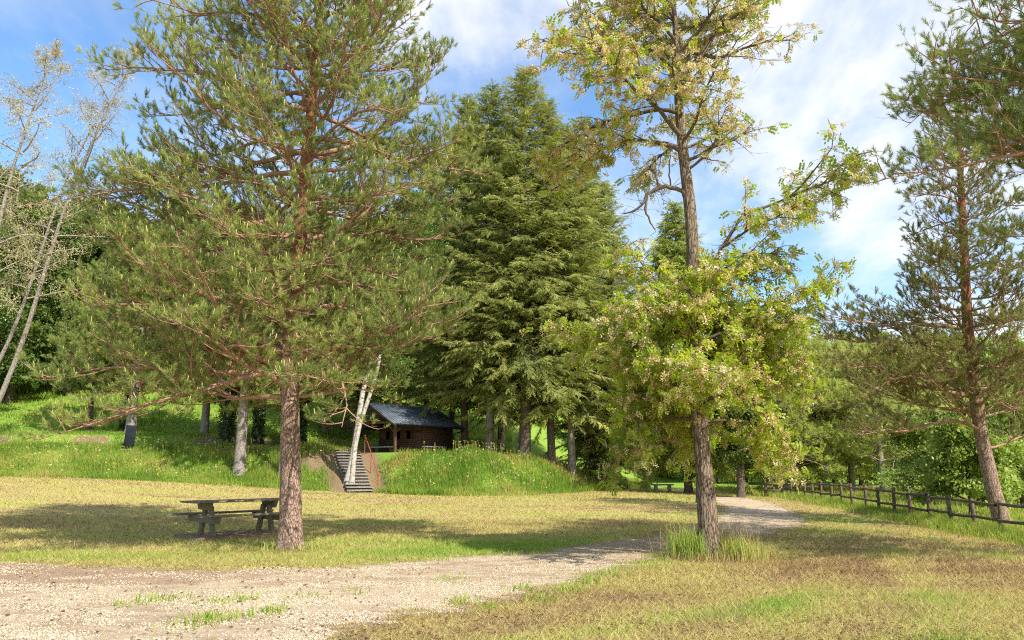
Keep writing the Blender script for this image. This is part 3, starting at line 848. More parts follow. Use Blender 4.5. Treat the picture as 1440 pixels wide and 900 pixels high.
def pine(name, base, label, group=None, H=15.0, prof=None, whorl=0.55, per=5, z0=4.2, manual=(), offs=None, r0=0.22, seed=1,
         shoot=(26, 0.12, 0.065, 0.005), sec_gap=0.16, ter_gap=0.10, shoots_per=2.6, el=(4, 40), bark='pinebark', limb='limbbark', needle='needle', sides=30,
         lmul=lambda az: 1.0, inner=0.3, candles=0.25, flare=0.25, tscale=1.0, nmul=1.0, droop=0.0, stubs=0):
    rng = np.random.default_rng(seed)
    root = empty(name, base, label, 'pine tree', group)
    offs = offs or [(0, 0, 0), (1, 0, 0)]
    ts = np.linspace(0, 1, 24); hz = ts * H
    ox = np.interp(hz, [o[0] * 1.0 for o in offs], [o[1] for o in offs]); oy = np.interp(hz, [o[0] for o in offs], [o[2] for o in offs])
    P = np.stack([ox, oy, hz - 0.05], -1)
    rad = r0 * (1 - ts) ** 0.75 * (1 + 0.12 * np.exp(-hz / 0.6)) + 0.012
    trunk_mesh(P, rad, sides, 0.10, rng, flare, ridges=14).build('trunk', M[bark], root, smooth=True)
    tpos = lambda z: np.array([np.interp(z, hz, ox), np.interp(z, hz, oy), z])
    trad = lambda z: np.interp(z, hz, rad)
    limbs = []
    for (z, az, e, L, cv) in manual: limbs.append((z, R(az), R(e), L, R(cv)))
    z = z0
    while z < H - 0.3:
        ph = rng.uniform(0, 6.28)
        for k in range(per):
            az = ph + k * 2 * np.pi / per + rng.normal(0, 0.25)
            L = np.interp(z, prof[0], prof[1]) * rng.uniform(0.72, 1.12) * lmul(az)
            e = np.interp(z, [z0, H], el) + rng.normal(0, 8)
            limbs.append((z + rng.normal(0, 0.08), az, R(e), L, R(rng.uniform(-22, 12) + 8 - droop)))
        z += whorl * rng.uniform(0.8, 1.2)
    tb = TubeBatch(); tw = TubeBatch(); sp = []; sd = []
    for (z, az, e, L, cv) in limbs:
        if L < 0.35: continue
        p0 = tpos(z); rl = min(0.55 * trad(z), 0.012 + 0.0125 * L)
        Pm = limb_path(p0, az, e, L, 14, cv, 0.13, rng)
        tb.add(Pm, 0.85 * rl * (1 - np.linspace(0, 1, 15)) ** 0.9 + 0.005, 7)
        ns = int(L * (1 - 0.18) / sec_gap); sg = 1
        for i in range(ns):
            s = 0.2 + 0.8 * (i + rng.uniform(-.5, 1.5)) / ns; sg = -sg if rng.random() < .7 else sg; s = min(max(s, .15), 1)
            q = resample(Pm, np.array([s]))[0]; k = min(13, int(s * 14)); T = norm(Pm[k + 1] - Pm[k])
            l2 = (0.36 * L * (1 - s) + 0.48 * min(1, L / 2)) * rng.uniform(0.6, 1.3) * tscale ** 0.5
            d = side_dirs(T, sg, R(rng.uniform(22, 72)), rng.uniform(-0.3, 0.8), rng)
            az2 = math.atan2(d[1], d[0]); e2 = math.asin(np.clip(d[2], -1, 1))
            P2 = limb_path(q, az2, e2, l2, 6, R(rng.uniform(-10, 35) - droop), 0.13, rng)
            tb.add(P2, (0.004 + 0.007 * l2) * (1 - np.linspace(0, 1, 7)) ** 0.7 + 0.0035, 5)
            bare = s < inner and rng.random() < 0.75
            nt_ = max(2, int(l2 / ter_gap)); sg3 = 1
            for j in range(nt_):
                u = 0.18 + 0.82 * (j + rng.uniform(0, 1)) / nt_; sg3 = -sg3
                q2 = resample(P2, np.array([u]))[0]; kk = min(5, int(u * 6)); T2 = norm(P2[kk + 1] - P2[kk])
                l3 = rng.uniform(0.10, 0.34) * tscale
                d3 = side_dirs(T2, sg3, R(rng.uniform(25, 65)), rng.uniform(0.0, 0.6), rng)
                e3 = q2 + d3 * l3 * 0.5; e4 = e3 + norm(d3 + [0, 0, rng.uniform(-.1, .5)]) * l3 * 0.5
                tw.add(np.array([q2, e3, e4]), np.array([0.0035, 0.003, 0.002]) * (1 + 0.4 * (tscale - 1)), 3)
                if bare and rng.random() < 0.6: continue
                m = rng.poisson(shoots_per * nmul)
                for a in range(m):
                    f = 1.0 if a == 0 else rng.uniform(0.55, 1.0)
                    sp.append(e3 + (e4 - e3) * (2 * f - 1) if f > .5 else q2 + (e3 - q2) * 2 * f)
                    sd.append(norm(d3 + [0, 0, rng.uniform(0.0, 0.9)] + rng.normal(0, 0.35, 3)))
    tb.flush(mbl := MB()); tw.flush(mbl)
    mbl.build('limbs', M[limb], root, smooth=True)
    sp = np.array(sp); sd = np.array(sd); cr = MB(); N = len(sp)
    tint = np.clip(0.42 + 0.9 * (fbm(sp[:, 0] * .9 + 30, sp[:, 1] * .9 + sp[:, 2] * .8, 2) - 0.5) + rng.normal(0, 0.13, N), 0, 0.85)
    var = rng.integers(0, 4, N)
    for v in range(4):
        tv, tf = shoot_template(rng, *shoot); k = var == v
        scatter(cr, tv, tf, sp[k], sd[k], rng.uniform(0.75, 1.3, k.sum()), tint[k], rng)
    if candles:
        k = rng.random(N) < candles; cv_, cf_ = candle_template()
        up = norm(sd[k] * 0.5 + [0, 0, 0.9])
        scatter(cr, cv_, cf_, sp[k] + sd[k] * shoot[1], up, rng.uniform(0.8, 1.6, k.sum()), rng.uniform(0.88, 1.0, k.sum()), rng)
    cr.build('crown', M[needle], root)
    print(name, 'shoots', N)
    return root


# ------------------------------------------------------------------ the big Scots pine on the left
PMAN = [(3.0, 180, 6, 3.9, -48), (3.05, 148, 38, 3.2, -30), (3.02, -4, 3, 2.4, 10), (3.08, 22, 32, 3.4, -18), (3.42, 178, 10, 4.9, -16), (3.38, 4, 14, 3.0, 8), (3.45, -70, 10, 3.0, -10),
        (3.72, 168, 30, 3.8, -38), (3.75, 18, 24, 3.9, -14), (3.7, -40, 18, 3.2, -10), (3.7, 75, 20, 3.4, -10), (3.9, 195, 22, 4.2, -30), (3.95, -12, 22, 3.6, -18), (3.2, 100, 8, 3.0, 0), (3.25, 240, 8, 3.4, -12),
        (3.5, 205, 2, 4.4, -10), (3.6, 215, 12, 4.0, -20), (3.9, -25, 8, 3.4, -12), (4.0, 160, 14, 4.4, -22)]
pine('scots_pine', PINE_B, 'tall spreading scots pine with reddish trunk beside the picnic table', H=15.5,
     prof=([4, 6, 8, 9.5, 11, 13, 15.5], [4.5, 5.0, 4.9, 4.7, 3.8, 2.2, 0.5]), whorl=0.5, per=5, z0=4.35, manual=PMAN,
     offs=[(0, 0, 0), (1.2, -0.05, 0), (3.9, -0.23, 0), (7.6, -0.12, 0), (10, -0.04, 0), (15.5, 0.1, 0)], r0=0.2, seed=4,
     lmul=lambda a: (1.0 - 0.14 * math.cos(a)) * (1 - 0.45 * max(0, -math.sin(a)) ** 1.5), el=(-2, 30), candles=0.12, nmul=1.45, flare=0.3, shoot=(22, 0.11, 0.075, 0.0075))


# ------------------------------------------------------------------ the flowering locust on the right
def locust():
    rng = np.random.default_rng(21); base = LOC_B
    root = empty('locust_tree', base, 'tall false acacia with cream blossom and furrowed bark beside the path bend', 'tree')
    H = 13.0
    offs = [(0, 0), (2.6, -0.06), (4.6, -0.06), (6.7, -0.08), (7.7, -0.1), (10.3, -0.2), (13, -0.3)]
    ts = np.linspace(0, 1, 30); hz = ts * H
    ox = np.interp(hz, [o[0] for o in offs], [o[1] for o in offs]) + 0.03 * np.sin(hz * 1.3)
    P = np.stack([ox, 0.04 * np.sin(hz * 0.9), hz - 0.05], -1)
    rad = np.interp(hz, [0, 0.3, 2.3, 4.6, 7, 9, 13], [0.215, 0.18, 0.14, 0.118, 0.112, 0.08, 0.015])
    trunk_mesh(P, rad, 64, 0.10, rng, 0.22, ridges=16, ring=0.05, furrow=0.11).build('trunk', M['locustbark'], root, smooth=True)
    tpos = lambda z: np.array([np.interp(z, hz, ox), 0, z])
    tb = TubeBatch(); L_pos = []; L_dir = []; F_pos = []; fz = []
    limbs = []   # z, az, el, L, curve, radius, leafiness, flower share
    for (z, az, e, L, cv, r, lf) in (
            (7.75, 165, 42, 3.3, -60, 0.062, 1.0), (8.1, 200, 40, 3.4, -55, 0.05, 1.0), (8.6, 150, 30, 3.4, -30, 0.05, 1.0), (9.0, 190, 28, 3.5, -35, 0.045, 1.0), (9.6, 172, 35, 3.0, -30, 0.05, 1.1), (10.2, 215, 30, 2.8, -20, 0.04, 1.1),
            (9.4, 8, 38, 3.2, -20, 0.07, 0.55), (9.9, -20, 40, 2.6, -15, 0.045, 0.7), (10.4, 20, 35, 2.6, -15, 0.045, 0.8), (9.9, 5, 10, 2.9, 8, 0.05, 0.35),
            (7.6, 5, 12, 1.7, 15, 0.035, 0.35), (7.85, 20, 24, 1.9, 10, 0.03, 0.3), (7.4, -30, 15, 1.5, 10, 0.03, 0.6), (8.0, -60, 25, 1.8, -10, 0.035, 1.0), (8.5, -95, 25, 1.7, -10, 0.035, 1.0), (8.3, 60, 25, 1.8, -10, 0.035, 0.9), (7.9, 120, 20, 2.0, -10, 0.035, 0.9),
            (4.3, 6, 70, 2.5, -14, 0.075, 0.25)):
        limbs.append((z, R(az), R(e), L, R(cv), r, lf * 0.55, 0.74))
    for i in range(15):
        limbs.append((rng.uniform(8.9, 12.6), rng.uniform(0, 6.28), R(rng.uniform(20, 55)), rng.uniform(1.4, 2.4), R(-20), 0.03, 0.55, 0.74))
    for i in range(36):     # the dense lower crown
        z = 2.4 + 2.55 * (i + rng.random()) / 36
        az = i * 2.4 + rng.normal(0, .3)
        L = np.interp(z, [2.5, 3.4, 4.4, 5.0], [2.6, 3.25, 3.0, 2.0]) * rng.uniform(0.65, 1.15) * (1 + 0.12 * math.cos(az)) * (1 - 0.32 * float(sst((3.9 - z) / 0.8)) * max(0, math.cos(az))) * (1 - 0.42 * float(sst((z - 3.3) / 0.5)) * max(0, -math.sin(az)) ** 2)
        limbs.append((z, az, R(np.interp(z, [2.5, 5.0], [12, 38]) + rng.normal(0, 8)), L, R(rng.uniform(-75, -18)), 0.012 + 0.010 * L, 0.8, 0.42))
    # long leafy arm high on the right, growing from the rising limb
    def grow(Pm, r, lf, fs, gap=0.13, l2m=1.0):
        n = len(Pm); L = np.linalg.norm(np.diff(Pm, axis=0), axis=1).sum()
        tb.add(Pm, 0.85 * r * (1 - np.linspace(0, 1, n)) ** 0.85 + 0.006, 8)
        ns = int(L / gap); sg = 1
        for i in range(ns):
            s = 0.22 + 0.78 * (i + rng.random()) / ns; sg = -sg
            q = resample(Pm, np.array([s]))[0]; k = min(n - 2, int(s * (n - 1))); T = norm(Pm[k + 1] - Pm[k])
            l2 = (0.30 * L * (1 - s) + 0.45) * rng.uniform(0.6, 1.25) * l2m
            d = side_dirs(T, sg, R(rng.uniform(30, 75)), rng.uniform(-0.35, 0.5), rng)
            P2 = limb_path(q, math.atan2(d[1], d[0]), math.asin(np.clip(d[2], -1, 1)), l2, 6, R(rng.uniform(-60, 10)), 0.2, rng)
            tb.add(P2, (0.004 + 0.007 * l2) * (1 - np.linspace(0, 1, 7)) + 0.003, 5)
            for j in range(max(2, int(l2 / 0.10))):
                u = rng.uniform(0.15, 1.0); q2 = resample(P2, np.array([u]))[0]
                d3 = norm(rng.normal(0, 1, 3) * [1, 1, 0.5] + [0, 0, -0.1]); l3 = rng.uniform(0.12, 0.38)
                e3 = q2 + d3 * l3; tb.add(np.array([q2, (q2 + e3) / 2 + rng.normal(0, .015, 3), e3]), np.array([0.0035, 0.003, 0.002]), 3)
                for c in range(rng.poisson(4.6 * lf)):
                    w = q2 + (e3 - q2) * rng.uniform(0.2, 1.05)
                    if rng.random() < fs: F_pos.append(w)
                    else: L_pos.append(w); L_dir.append(norm(d3 * 0.6 + rng.normal(0, .7, 3) + [0, 0, -0.15]))
    for (z, az, e, L, cv, r, lf, fs) in limbs:
        Pm = limb_path(tpos(z), az, e, L, 14, cv, 0.07 if r == 0.075 else 0.17, rng); grow(Pm, r, lf, fs)
        if r == 0.075:
            T = Pm[-1]
            arm = limb_path(T - (Pm[-1] - Pm[-2]) * 0.5, R(4), R(20), 2.6, 12, R(-18), 0.08, rng); grow(arm, 0.03, 0.6, 0.6, 0.15, 1.7)
            arm = limb_path(Pm[9], R(-30), R(28), 1.7, 10, R(-25), 0.10, rng); grow(arm, 0.025, 0.6, 0.5, 0.15, 1.5)
            arm = limb_path(Pm[7], R(20), R(20), 1.5, 10, R(-30), 0.10, rng); grow(arm, 0.025, 0.6, 0.5, 0.15, 1.5)
    mbl = MB(); tb.flush(mbl); mbl.build('limbs', M['twig'], root, smooth=True)
    # dead crooked limb on the left of the upper trunk
    td = TubeBatch()
    def dead(p0, pts, r0, r1):
        Pm = np.array(pts, float); Q = resample(Pm, np.linspace(0, 1, 14)); Q[1:-1] += rng.normal(0, .012, (12, 3))
        td.add(Q, np.linspace(r0, r1, 14), 8); return Q
    b = tpos(6.75)
    a1 = dead(b, [b, b + (-.18, -.05, .22), b + (-.5, -.1, .27), b + (-.82, -.12, .1), b + (-.98, -.1, -.18), b + (-1.3, -.05, -.28)], 0.055, 0.014)
    dead(b, [a1[8], a1[8] + (-.02, 0, -.3), a1[8] + (.06, .03, -.55), a1[8] + (.16, .03, -.72)], 0.03, 0.01)
    dead(b, [a1[6], a1[6] + (-.08, 0, .35), a1[6] + (-.2, .05, .42), a1[6] + (-.45, .1, .2)], 0.022, 0.008)
    dead(b, [a1[4], a1[4] + (-.02, 0, .4), a1[4] + (.04, .05, .9)], 0.018, 0.008)
    b = tpos(6.15); dead(b, [b, b + (-.18, 0, .06), b + (-.36, .02, -.08)], 0.03, 0.014)
    for k in range(40):
        p = a1[rng.integers(4, 14)]; d = norm(rng.normal(0, 1, 3)) * rng.uniform(.15, .5)
        td.add(np.array([p, p + d * .5 + rng.normal(0, .03, 3), p + d]), np.array([.005, .004, .002]), 3)
    mbd = MB(); td.flush(mbd); mbd.build('dead_limb', M['twig'], root, smooth=True)
    # leaves and blossom
    cr = MB(); Lp = np.array(L_pos); Ld = np.array(L_dir); N = len(Lp)
    tint = np.clip(0.45 + 1.0 * (fbm(Lp[:, 0] * .8 + 30, Lp[:, 1] * .8 + Lp[:, 2] * .8, 2) - 0.5) + rng.normal(0, .16, N), 0, 1)
    var = rng.integers(0, 4, N)
    for v in range(4):
        tv, tf = pinnate_template(rng); k = var == v
        scatter(cr, tv, tf, Lp[k], Ld[k], rng.uniform(0.7, 1.25, k.sum()), tint[k], rng)
    cr.build('crown', M['locustleaf'], root)
    fl = MB(); Fp_ = np.array(F_pos); N = len(Fp_); var = rng.integers(0, 3, N)
    for v in range(3):
        tv, tf = raceme_template(rng); k = var == v
        d = norm(np.stack([rng.normal(0, .75, k.sum()), rng.normal(0, .75, k.sum()), -np.ones(k.sum())], -1))
        scatter(fl, tv, tf, Fp_[k], d, rng.uniform(0.6, 1.25, k.sum()), np.clip(rng.normal(0.5, 0.25, k.sum()), 0, 1), rng)
    fl.build('blossom', M['blossom'], root)
    print('locust leaves', len(Lp), 'racemes', N)


locust()


# ------------------------------------------------------------------ conifers of the row (spruce-like, drooping sprays)
def spruce_meshes(seed, H, Rm, z0, r0, needle_n=15, gap=0.42, sp_gap=0.25, droop=24, spray=(0.42, 0.18, 0.036, 0.4), per=7, shape=0.62):
    rng = np.random.default_rng(seed)
    ts = np.linspace(0, 1, 20); hz = ts * H
    ox = 0.1 * np.sin(hz * .3 + seed); P = np.stack([ox, 0 * hz, hz - 0.1], -1); rad = r0 * (1 - ts) ** 0.85 + 0.01
    tr = trunk_mesh(P, rad, 16, 0.10, rng, 0.3, ring=0.25)
    tb = TubeBatch(); pos = []; dr = []; sc = []; tn = []
    z = z0
    while z < H - 0.15:
        f = (z - z0) / (H - z0); Lz = Rm * (1 - f) ** shape * (0.75 + 0.25 * min(1, f * 6)) + 0.12
        ph = rng.uniform(0, 6.28); Lc = rng.uniform(0.85, 1.1)
        for k in range(per):
            az = ph + k * 2 * np.pi / per + rng.normal(0, .25); L = Lz * Lc * rng.uniform(0.55, 1.15)
            e = np.interp(f, [0, 0.5, 1], [-6, 12, 45]) + rng.normal(0, 13)
            Pm = limb_path((np.interp(z, hz, ox), 0, z), az, R(e), L, 8, R(-droop * (1 - f) + rng.normal(0, 8)), 0.07, rng)
            tb.add(Pm, (0.008 + 0.011 * L) * (1 - np.linspace(0, 1, 9)) + 0.006, 5)
            ns = max(2, int(L / sp_gap * 2.2)); sg = 1; bt = rng.normal(0, 0.12)
            for i in range(ns):
                s = 0.16 + 0.84 * (i + rng.random()) / ns; sg = -sg
                q = resample(Pm, np.array([s]))[0]; kk = min(7, int(s * 8)); T = norm(Pm[kk + 1] - Pm[kk])
                d = side_dirs(T, sg, R(rng.uniform(20, 70)), rng.uniform(-0.45, 0.1), rng)
                ln = (0.30 * L * (1 - s) + 0.5) * rng.uniform(0.7, 1.2)
                m = max(1, int(ln / 0.5))
                for j in range(m):
                    pos.append(q + d * ln * j / m * 0.9 + [0, 0, -0.05 * j * j]); dr.append(d + rng.normal(0, .12, 3)); sc.append(rng.uniform(0.75, 1.25))
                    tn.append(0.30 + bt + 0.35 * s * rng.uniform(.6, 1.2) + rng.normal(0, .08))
        z += gap * rng.uniform(0.8, 1.2) * (0.65 + 0.35 * (1 - f))
    pos = np.array(pos); dr = np.array(dr); sc = np.array(sc); tn = np.clip(np.array(tn), 0, 1)
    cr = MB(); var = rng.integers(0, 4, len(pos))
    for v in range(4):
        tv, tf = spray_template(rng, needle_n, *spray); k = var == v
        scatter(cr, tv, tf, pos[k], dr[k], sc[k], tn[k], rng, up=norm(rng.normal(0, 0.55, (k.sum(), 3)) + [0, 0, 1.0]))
    lm = MB(); tb.flush(lm)
    print('spruce sprays', len(pos))
    return tr, lm, cr


def spruce(name, base, label, bark='darkbark', mat='spruce', group=None, rz=0.0, cat='conifer', **kw):
    root = empty(name, base, label, cat, group, rz)
    tr, lm, cr = spruce_meshes(**kw)
    tr.build('trunk', M[bark], root, smooth=True); lm.build('limbs', M['twig'], root, smooth=True); cr.build('crown', M[mat], root)
    return root


G = 'conifers in a row on top of the bank'
spruce('spruce_tree', atd(738, 46.0), 'tallest dark conifer of the row, thick dark trunk on the bank', group=G, seed=31, H=25.4, Rm=6.2, z0=3.9, r0=0.36)
spruce('spruce_tree', atd(687, 47.4), 'dark conifer with pale grey trunk right of the shelter', bark='greybark', group=G, seed=32, H=24.6, Rm=5.6, z0=3.9, r0=0.26)
spruce('spruce_tree', atd(651, 50.5), 'dark conifer with slim black trunk directly beside the shelter wall', group=G, seed=33, H=25.5, Rm=5.2, z0=4.2, r0=0.25)
spruce('spruce_tree', atd(775, 47.0), 'dark conifer with slim brown trunk above the path with handrail', group=G, seed=34, H=24.0, Rm=5.6, z0=3.9, r0=0.24)
spruce('spruce_tree', atd(806, 47.6), 'conifer with pale sunlit trunk at the lower end of the row', bark='greybark', group=G, seed=35, H=23.0, Rm=5.4, z0=4.0, r0=0.24)
spruce('spruce_tree', atd(862, 55.0), 'dense dark conifer at the right end of the row, set back', group=G, seed=36, H=22.5, Rm=5.2, z0=1.2, r0=0.26)
spruce('spruce_tree', atd(705, 58.0), 'dark conifer behind the row, half hidden between two trunks', group=G, seed=37, H=24.0, Rm=4.6, z0=3.0, r0=0.26)
spruce('spruce_tree', atd(832, 56.0), 'narrow dark conifer behind the pale trunk at the row end', group=G, seed=38, H=24.5, Rm=4.8, z0=3.0, r0=0.26)
spruce('cedar_tree', atd(966, 45.5), 'yellow green conifer with drooping branches behind the flowering locust', mat='deodar', seed=39, H=18.0, Rm=5.4, z0=2.5, r0=0.24, droop=34, shape=0.9, spray=(0.66, 0.32, 0.05, 0.75))
spruce('spruce_tree', atd(1315, 95.0), 'small pointed spruce rising above the wood on the right hill', seed=40, H=21.0, Rm=3.2, z0=1.5, r0=0.25, gap=0.7, sp_gap=0.6, spray=(0.8, 0.36, 0.09, 0.3))
spruce('spruce_tree', atd(505, 60.0), 'dark conifer behind the shelter roof', seed=41, H=17.0, Rm=3.8, z0=1.6, r0=0.26)
spruce('spruce_tree', atd(575, 63.0), 'dark conifer behind the shelter, hung with low branches', seed=42, H=18.0, Rm=4.2, z0=1.2, r0=0.26)


# ------------------------------------------------------------------ leafy trees
def leafy_meshes(seed, H, crown_z0, rx, rz_, r0, nl=26, clump=(9, 0.32, 0.17, 0.1), per=20, leanx=0.0, sec=6, top_narrow=0.5, dens=1.0, hang=0.0):
    rng = np.random.default_rng(seed)
    ts = np.linspace(0, 1, 16); hz = ts * H
    ox = leanx * ts ** 1.2 + 0.08 * H / 10 * np.sin(hz * .7 + seed); oy = 0.08 * H / 10 * np.cos(hz * .6 + seed)
    oy -= oy[0]; ox -= ox[0]
    P = np.stack([ox, oy, hz - 0.1], -1); rad = r0 * (1 - ts) ** 0.8 + 0.012
    tr = trunk_mesh(P, rad, 14, 0.09, rng, 0.2, ring=0.25)
    tb = TubeBatch(); pos = []; tn = []
    for i in range(nl):
        z = crown_z0 * 0.85 + (H * 0.97 - crown_z0 * 0.85) * (i + rng.random()) / nl
        f = np.clip((z - crown_z0) / (H - crown_z0), 0, 1)
        rr = rx * math.sqrt(max(0.05, 1 - (2 * f - 0.75) ** 2 / 1.6)) * (1 - top_narrow * f * f)
        az = i * 2.4 + rng.normal(0, .3); L = rr * rng.uniform(0.75, 1.15)
        p0 = np.array([np.interp(z, hz, ox), np.interp(z, hz, oy), z])
        Pm = limb_path(p0, az, R(rng.uniform(5, 45) + 15 * f), L, 8, R(rng.uniform(-40, 10) - hang), 0.12, rng)
        tb.add(Pm, (0.01 + 0.013 * L) * (1 - np.linspace(0, 1, 9)) + 0.007, 5)
        lt = rng.normal(0, .12)
        for s_i in range(sec):
            s = rng.uniform(0.25, 1.0); q = resample(Pm, np.array([s]))[0]
            d = norm(rng.normal(0, 1, 3) + [0, 0, 0.15]); l2 = rng.uniform(0.25, 0.5) * rr * (1.15 - 0.5 * s)
            P2 = limb_path(q, math.atan2(d[1], d[0]), math.asin(np.clip(d[2], -1, 1)), l2, 4, R(rng.uniform(-40, 0) - hang), 0.2, rng)
            tb.add(P2, np.linspace(0.016, 0.005, 5), 4); ct = lt + rng.normal(0, .12)
            for c in range(int(per * dens)):
                u = rng.uniform(0.1, 1.05); w = resample(P2, np.array([min(u, 1)]))[0]
                pos.append(w + rng.normal(0, 0.12 * rr * 0.7, 3) * [1, 1, 0.7]); tn.append(0.45 + ct + rng.normal(0, .12))
    pos = np.array(pos); tn = np.clip(tn, 0, 1); cr = MB(); var = rng.integers(0, 3, len(pos))
    for v in range(3):
        tv, tf = leafclump_template(rng, *clump); k = var == v
        scatter(cr, tv, tf, pos[k], rng.normal(size=(k.sum(), 3)), rng.uniform(.75, 1.3, k.sum()), tn[k], rng)
    lm = MB(); tb.flush(lm)
    return tr, lm, cr


def leafy(name, base, label, cat='tree', bark='darkbark', limb='twig', mat='leaf', group=None, **kw):
    root = empty(name, base, label, cat, group)
    tr, lm, cr = leafy_meshes(**kw)
    tr.build('trunk', M[bark], root, smooth=True); lm.build('limbs', M[limb], root, smooth=True); cr.build('crown', M[mat], root)
    return root


# birch leaning over the stairs: two stems grown together
def birch():
    rng = np.random.default_rng(3); b = at(487, 681)
    root = empty('birch_tree', b, 'leaning white birch with black flecks beside the stone steps', 'tree')
    for (dx, dy, r, top) in ((0.0, 0.0, 0.17, 1.0), (0.22, -0.10, 0.135, 0.86)):
        ts = np.linspace(0, 1, 14); H = 16.5 * top
        ox = dx * (1 - 1.2 * ts) + 0.11 * np.sin(ts * 14 + dx * 9) + 3.5 * ts ** 1.25; P = np.stack([ox, dy + 0 * ts, H * ts - 0.1], -1)
        trunk_mesh(P, r * (1 - ts) ** 0.8 + 0.01, 16, 0.07, rng, 0.25, ring=0.2).build('trunk', M['birchbark'], root, smooth=True)
    tr, lm, cr = leafy_meshes(52, 17.0, 7.5, 3.4, 4, 0.05, nl=34, clump=(10, 0.28, 0.11, 0.075), per=22, leanx=3.6, sec=6, hang=30)
    lm.build('limbs', M['twig'], root, smooth=True); cr.build('crown', M['birchleaf'], root)


birch()
leafy('larch_tree', atd(634, 53.0), 'fresh light green feathery tree just right of the shelter roof', mat='birchleaf', seed=54, H=25, crown_z0=3.5, rx=3.6, rz_=8, r0=0.2, nl=44, clump=(10, 0.3, 0.13, 0.06), per=20, top_narrow=0.75, hang=18)

# ------------------------------------------------------------------ trees on the terrace left
def far_pine(base, label, seed, H=15, z0=5.0, Rm=3.4, r0=0.24, bark='greybark', needle='needle', group=None, el=(2, 40), droop=0.0, nmul=1.0, name='pine_tree', manual=()):
    z0 = z0 * 0.72 if z0 > 3 else z0; Rm = Rm * 1.15
    return pine(name, base, label, group, H=H, prof=([z0, z0 + (H - z0) * .35, z0 + (H - z0) * .7, H], [Rm * .9, Rm, Rm * .7, 0.4]), whorl=0.75, per=5, z0=z0, r0=r0, seed=seed,
                shoot=(16, 0.24, 0.17, 0.03), sec_gap=0.30, ter_gap=0.17, shoots_per=2.2, el=el, bark=bark, limb='paletwig' if needle == 'needle_soft' else 'twig' if bark == 'darkbark' else 'limbbark', needle=needle, sides=16, inner=0.2, candles=0, tscale=1.5, droop=droop, nmul=nmul * 1.5, manual=manual)


def ivy(root, h, r, seed):
    rng = np.random.default_rng(seed); n = int(900 * h / 3); z = rng.uniform(0, h, n); a = rng.uniform(0, 6.28, n)
    rr = r * rng.uniform(1.0, 1.5, n)
    mb = MB(); tv, tf = leafclump_template(rng, 4, 0.12, 0.11, 0.09)
    scatter(mb, tv, tf, np.stack([rr * np.cos(a), rr * np.sin(a), z], -1), rng.normal(size=(n, 3)), rng.uniform(.7, 1.2, n), np.clip(rng.normal(.45, .2, n), 0, 1), rng)
    mb.build('ivy', M['ivy'], root)


GT = 'trees standing on the terrace at the left'
far_pine(at(336, 668), 'grey barked pine at the foot of the bank behind the picnic table', 61, H=15.5, z0=6.0, Rm=3.2, r0=0.30, group=GT)
far_pine(atd(396, 42.8), 'slim grey pine half hidden behind the reddish pine trunk', 62, H=13, z0=6.0, Rm=2.4, r0=0.17, group=GT)
t = far_pine(atd(362, 50), 'dark ivy clad pine just right of the grey barked pine', 63, H=16, z0=4.8, Rm=3.4, r0=0.22, bark='darkbark', group=GT); ivy(t, 6.0, 0.24, 1)
t = far_pine(atd(424, 51), 'dark ivy clad pine just right of the reddish pine trunk', 64, H=15, z0=4.4, Rm=3.0, r0=0.17, bark='darkbark', group=GT); ivy(t, 5.0, 0.2, 2)
far_pine(atd(287, 53), 'grey pine standing on the terrace behind the bent low branch', 65, H=16, z0=4.2, Rm=3.6, r0=0.26, group=GT)
t = far_pine(atd(317, 49.5), 'short thick dark trunk smothered in ivy on the terrace', 66, H=11, z0=4.0, Rm=2.4, r0=0.3, bark='darkbark', group=GT); ivy(t, 4.0, 0.34, 3)
far_pine(atd(457, 60), 'grey pine on the grassy slope left of the birch', 67, H=15, z0=4.2, Rm=3.4, r0=0.24, group=GT)
far_pine(atd(124, 57), 'slim dark pine in front of the sunny meadow slope', 68, H=13, z0=4.6, Rm=2.8, r0=0.2, bark='darkbark', group=GT)
t = far_pine(atd(183, 54), 'broad grey pine behind the dark upright panel', 69, H=16, z0=4.8, Rm=3.4, r0=0.33, group=GT)
t = far_pine(atd(174, 55.5), 'ivy darkened stem close beside the broad grey pine', 70, H=14, z0=5.2, Rm=2.6, r0=0.2, bark='darkbark', group=GT); ivy(t, 5.0, 0.24, 4)

# ------------------------------------------------------------------ pines on the right
RMAN = [(3.0, 176, 14, 4.6, -14), (3.9, 168, 10, 4.8, -12), (4.6, 185, 12, 4.8, -10), (2.35, 2, 10, 2.6, 10), (5.3, 172, 10, 5.0, -8), (2.9, -150, 16, 3.6, -6), (3.4, 140, 12, 3.8, -6), (6.0, 178, 12, 4.8, -5)]
pine('scots_pine', atd(1413, 23.0), 'leaning pine behind the fence at the right edge', H=15.5, prof=([3, 5, 8, 11, 13, 15.5], [3.0, 2.5, 2.0, 1.8, 1.3, 0.4]), whorl=0.6, per=5, z0=3.4, manual=RMAN,
     offs=[(0, 0, 0), (1.5, -0.25, 0), (3, -0.38, 0), (6, -0.40, 0), (13, 0.1, 0)], r0=0.205, seed=9, shoot=(22, 0.15, 0.10, 0.013), sec_gap=0.17, ter_gap=0.12, el=(6, 42), needle='needle_warm', candles=0.0, tscale=1.15, lmul=lambda a: 1 - 0.05 * math.cos(a), nmul=0.85)
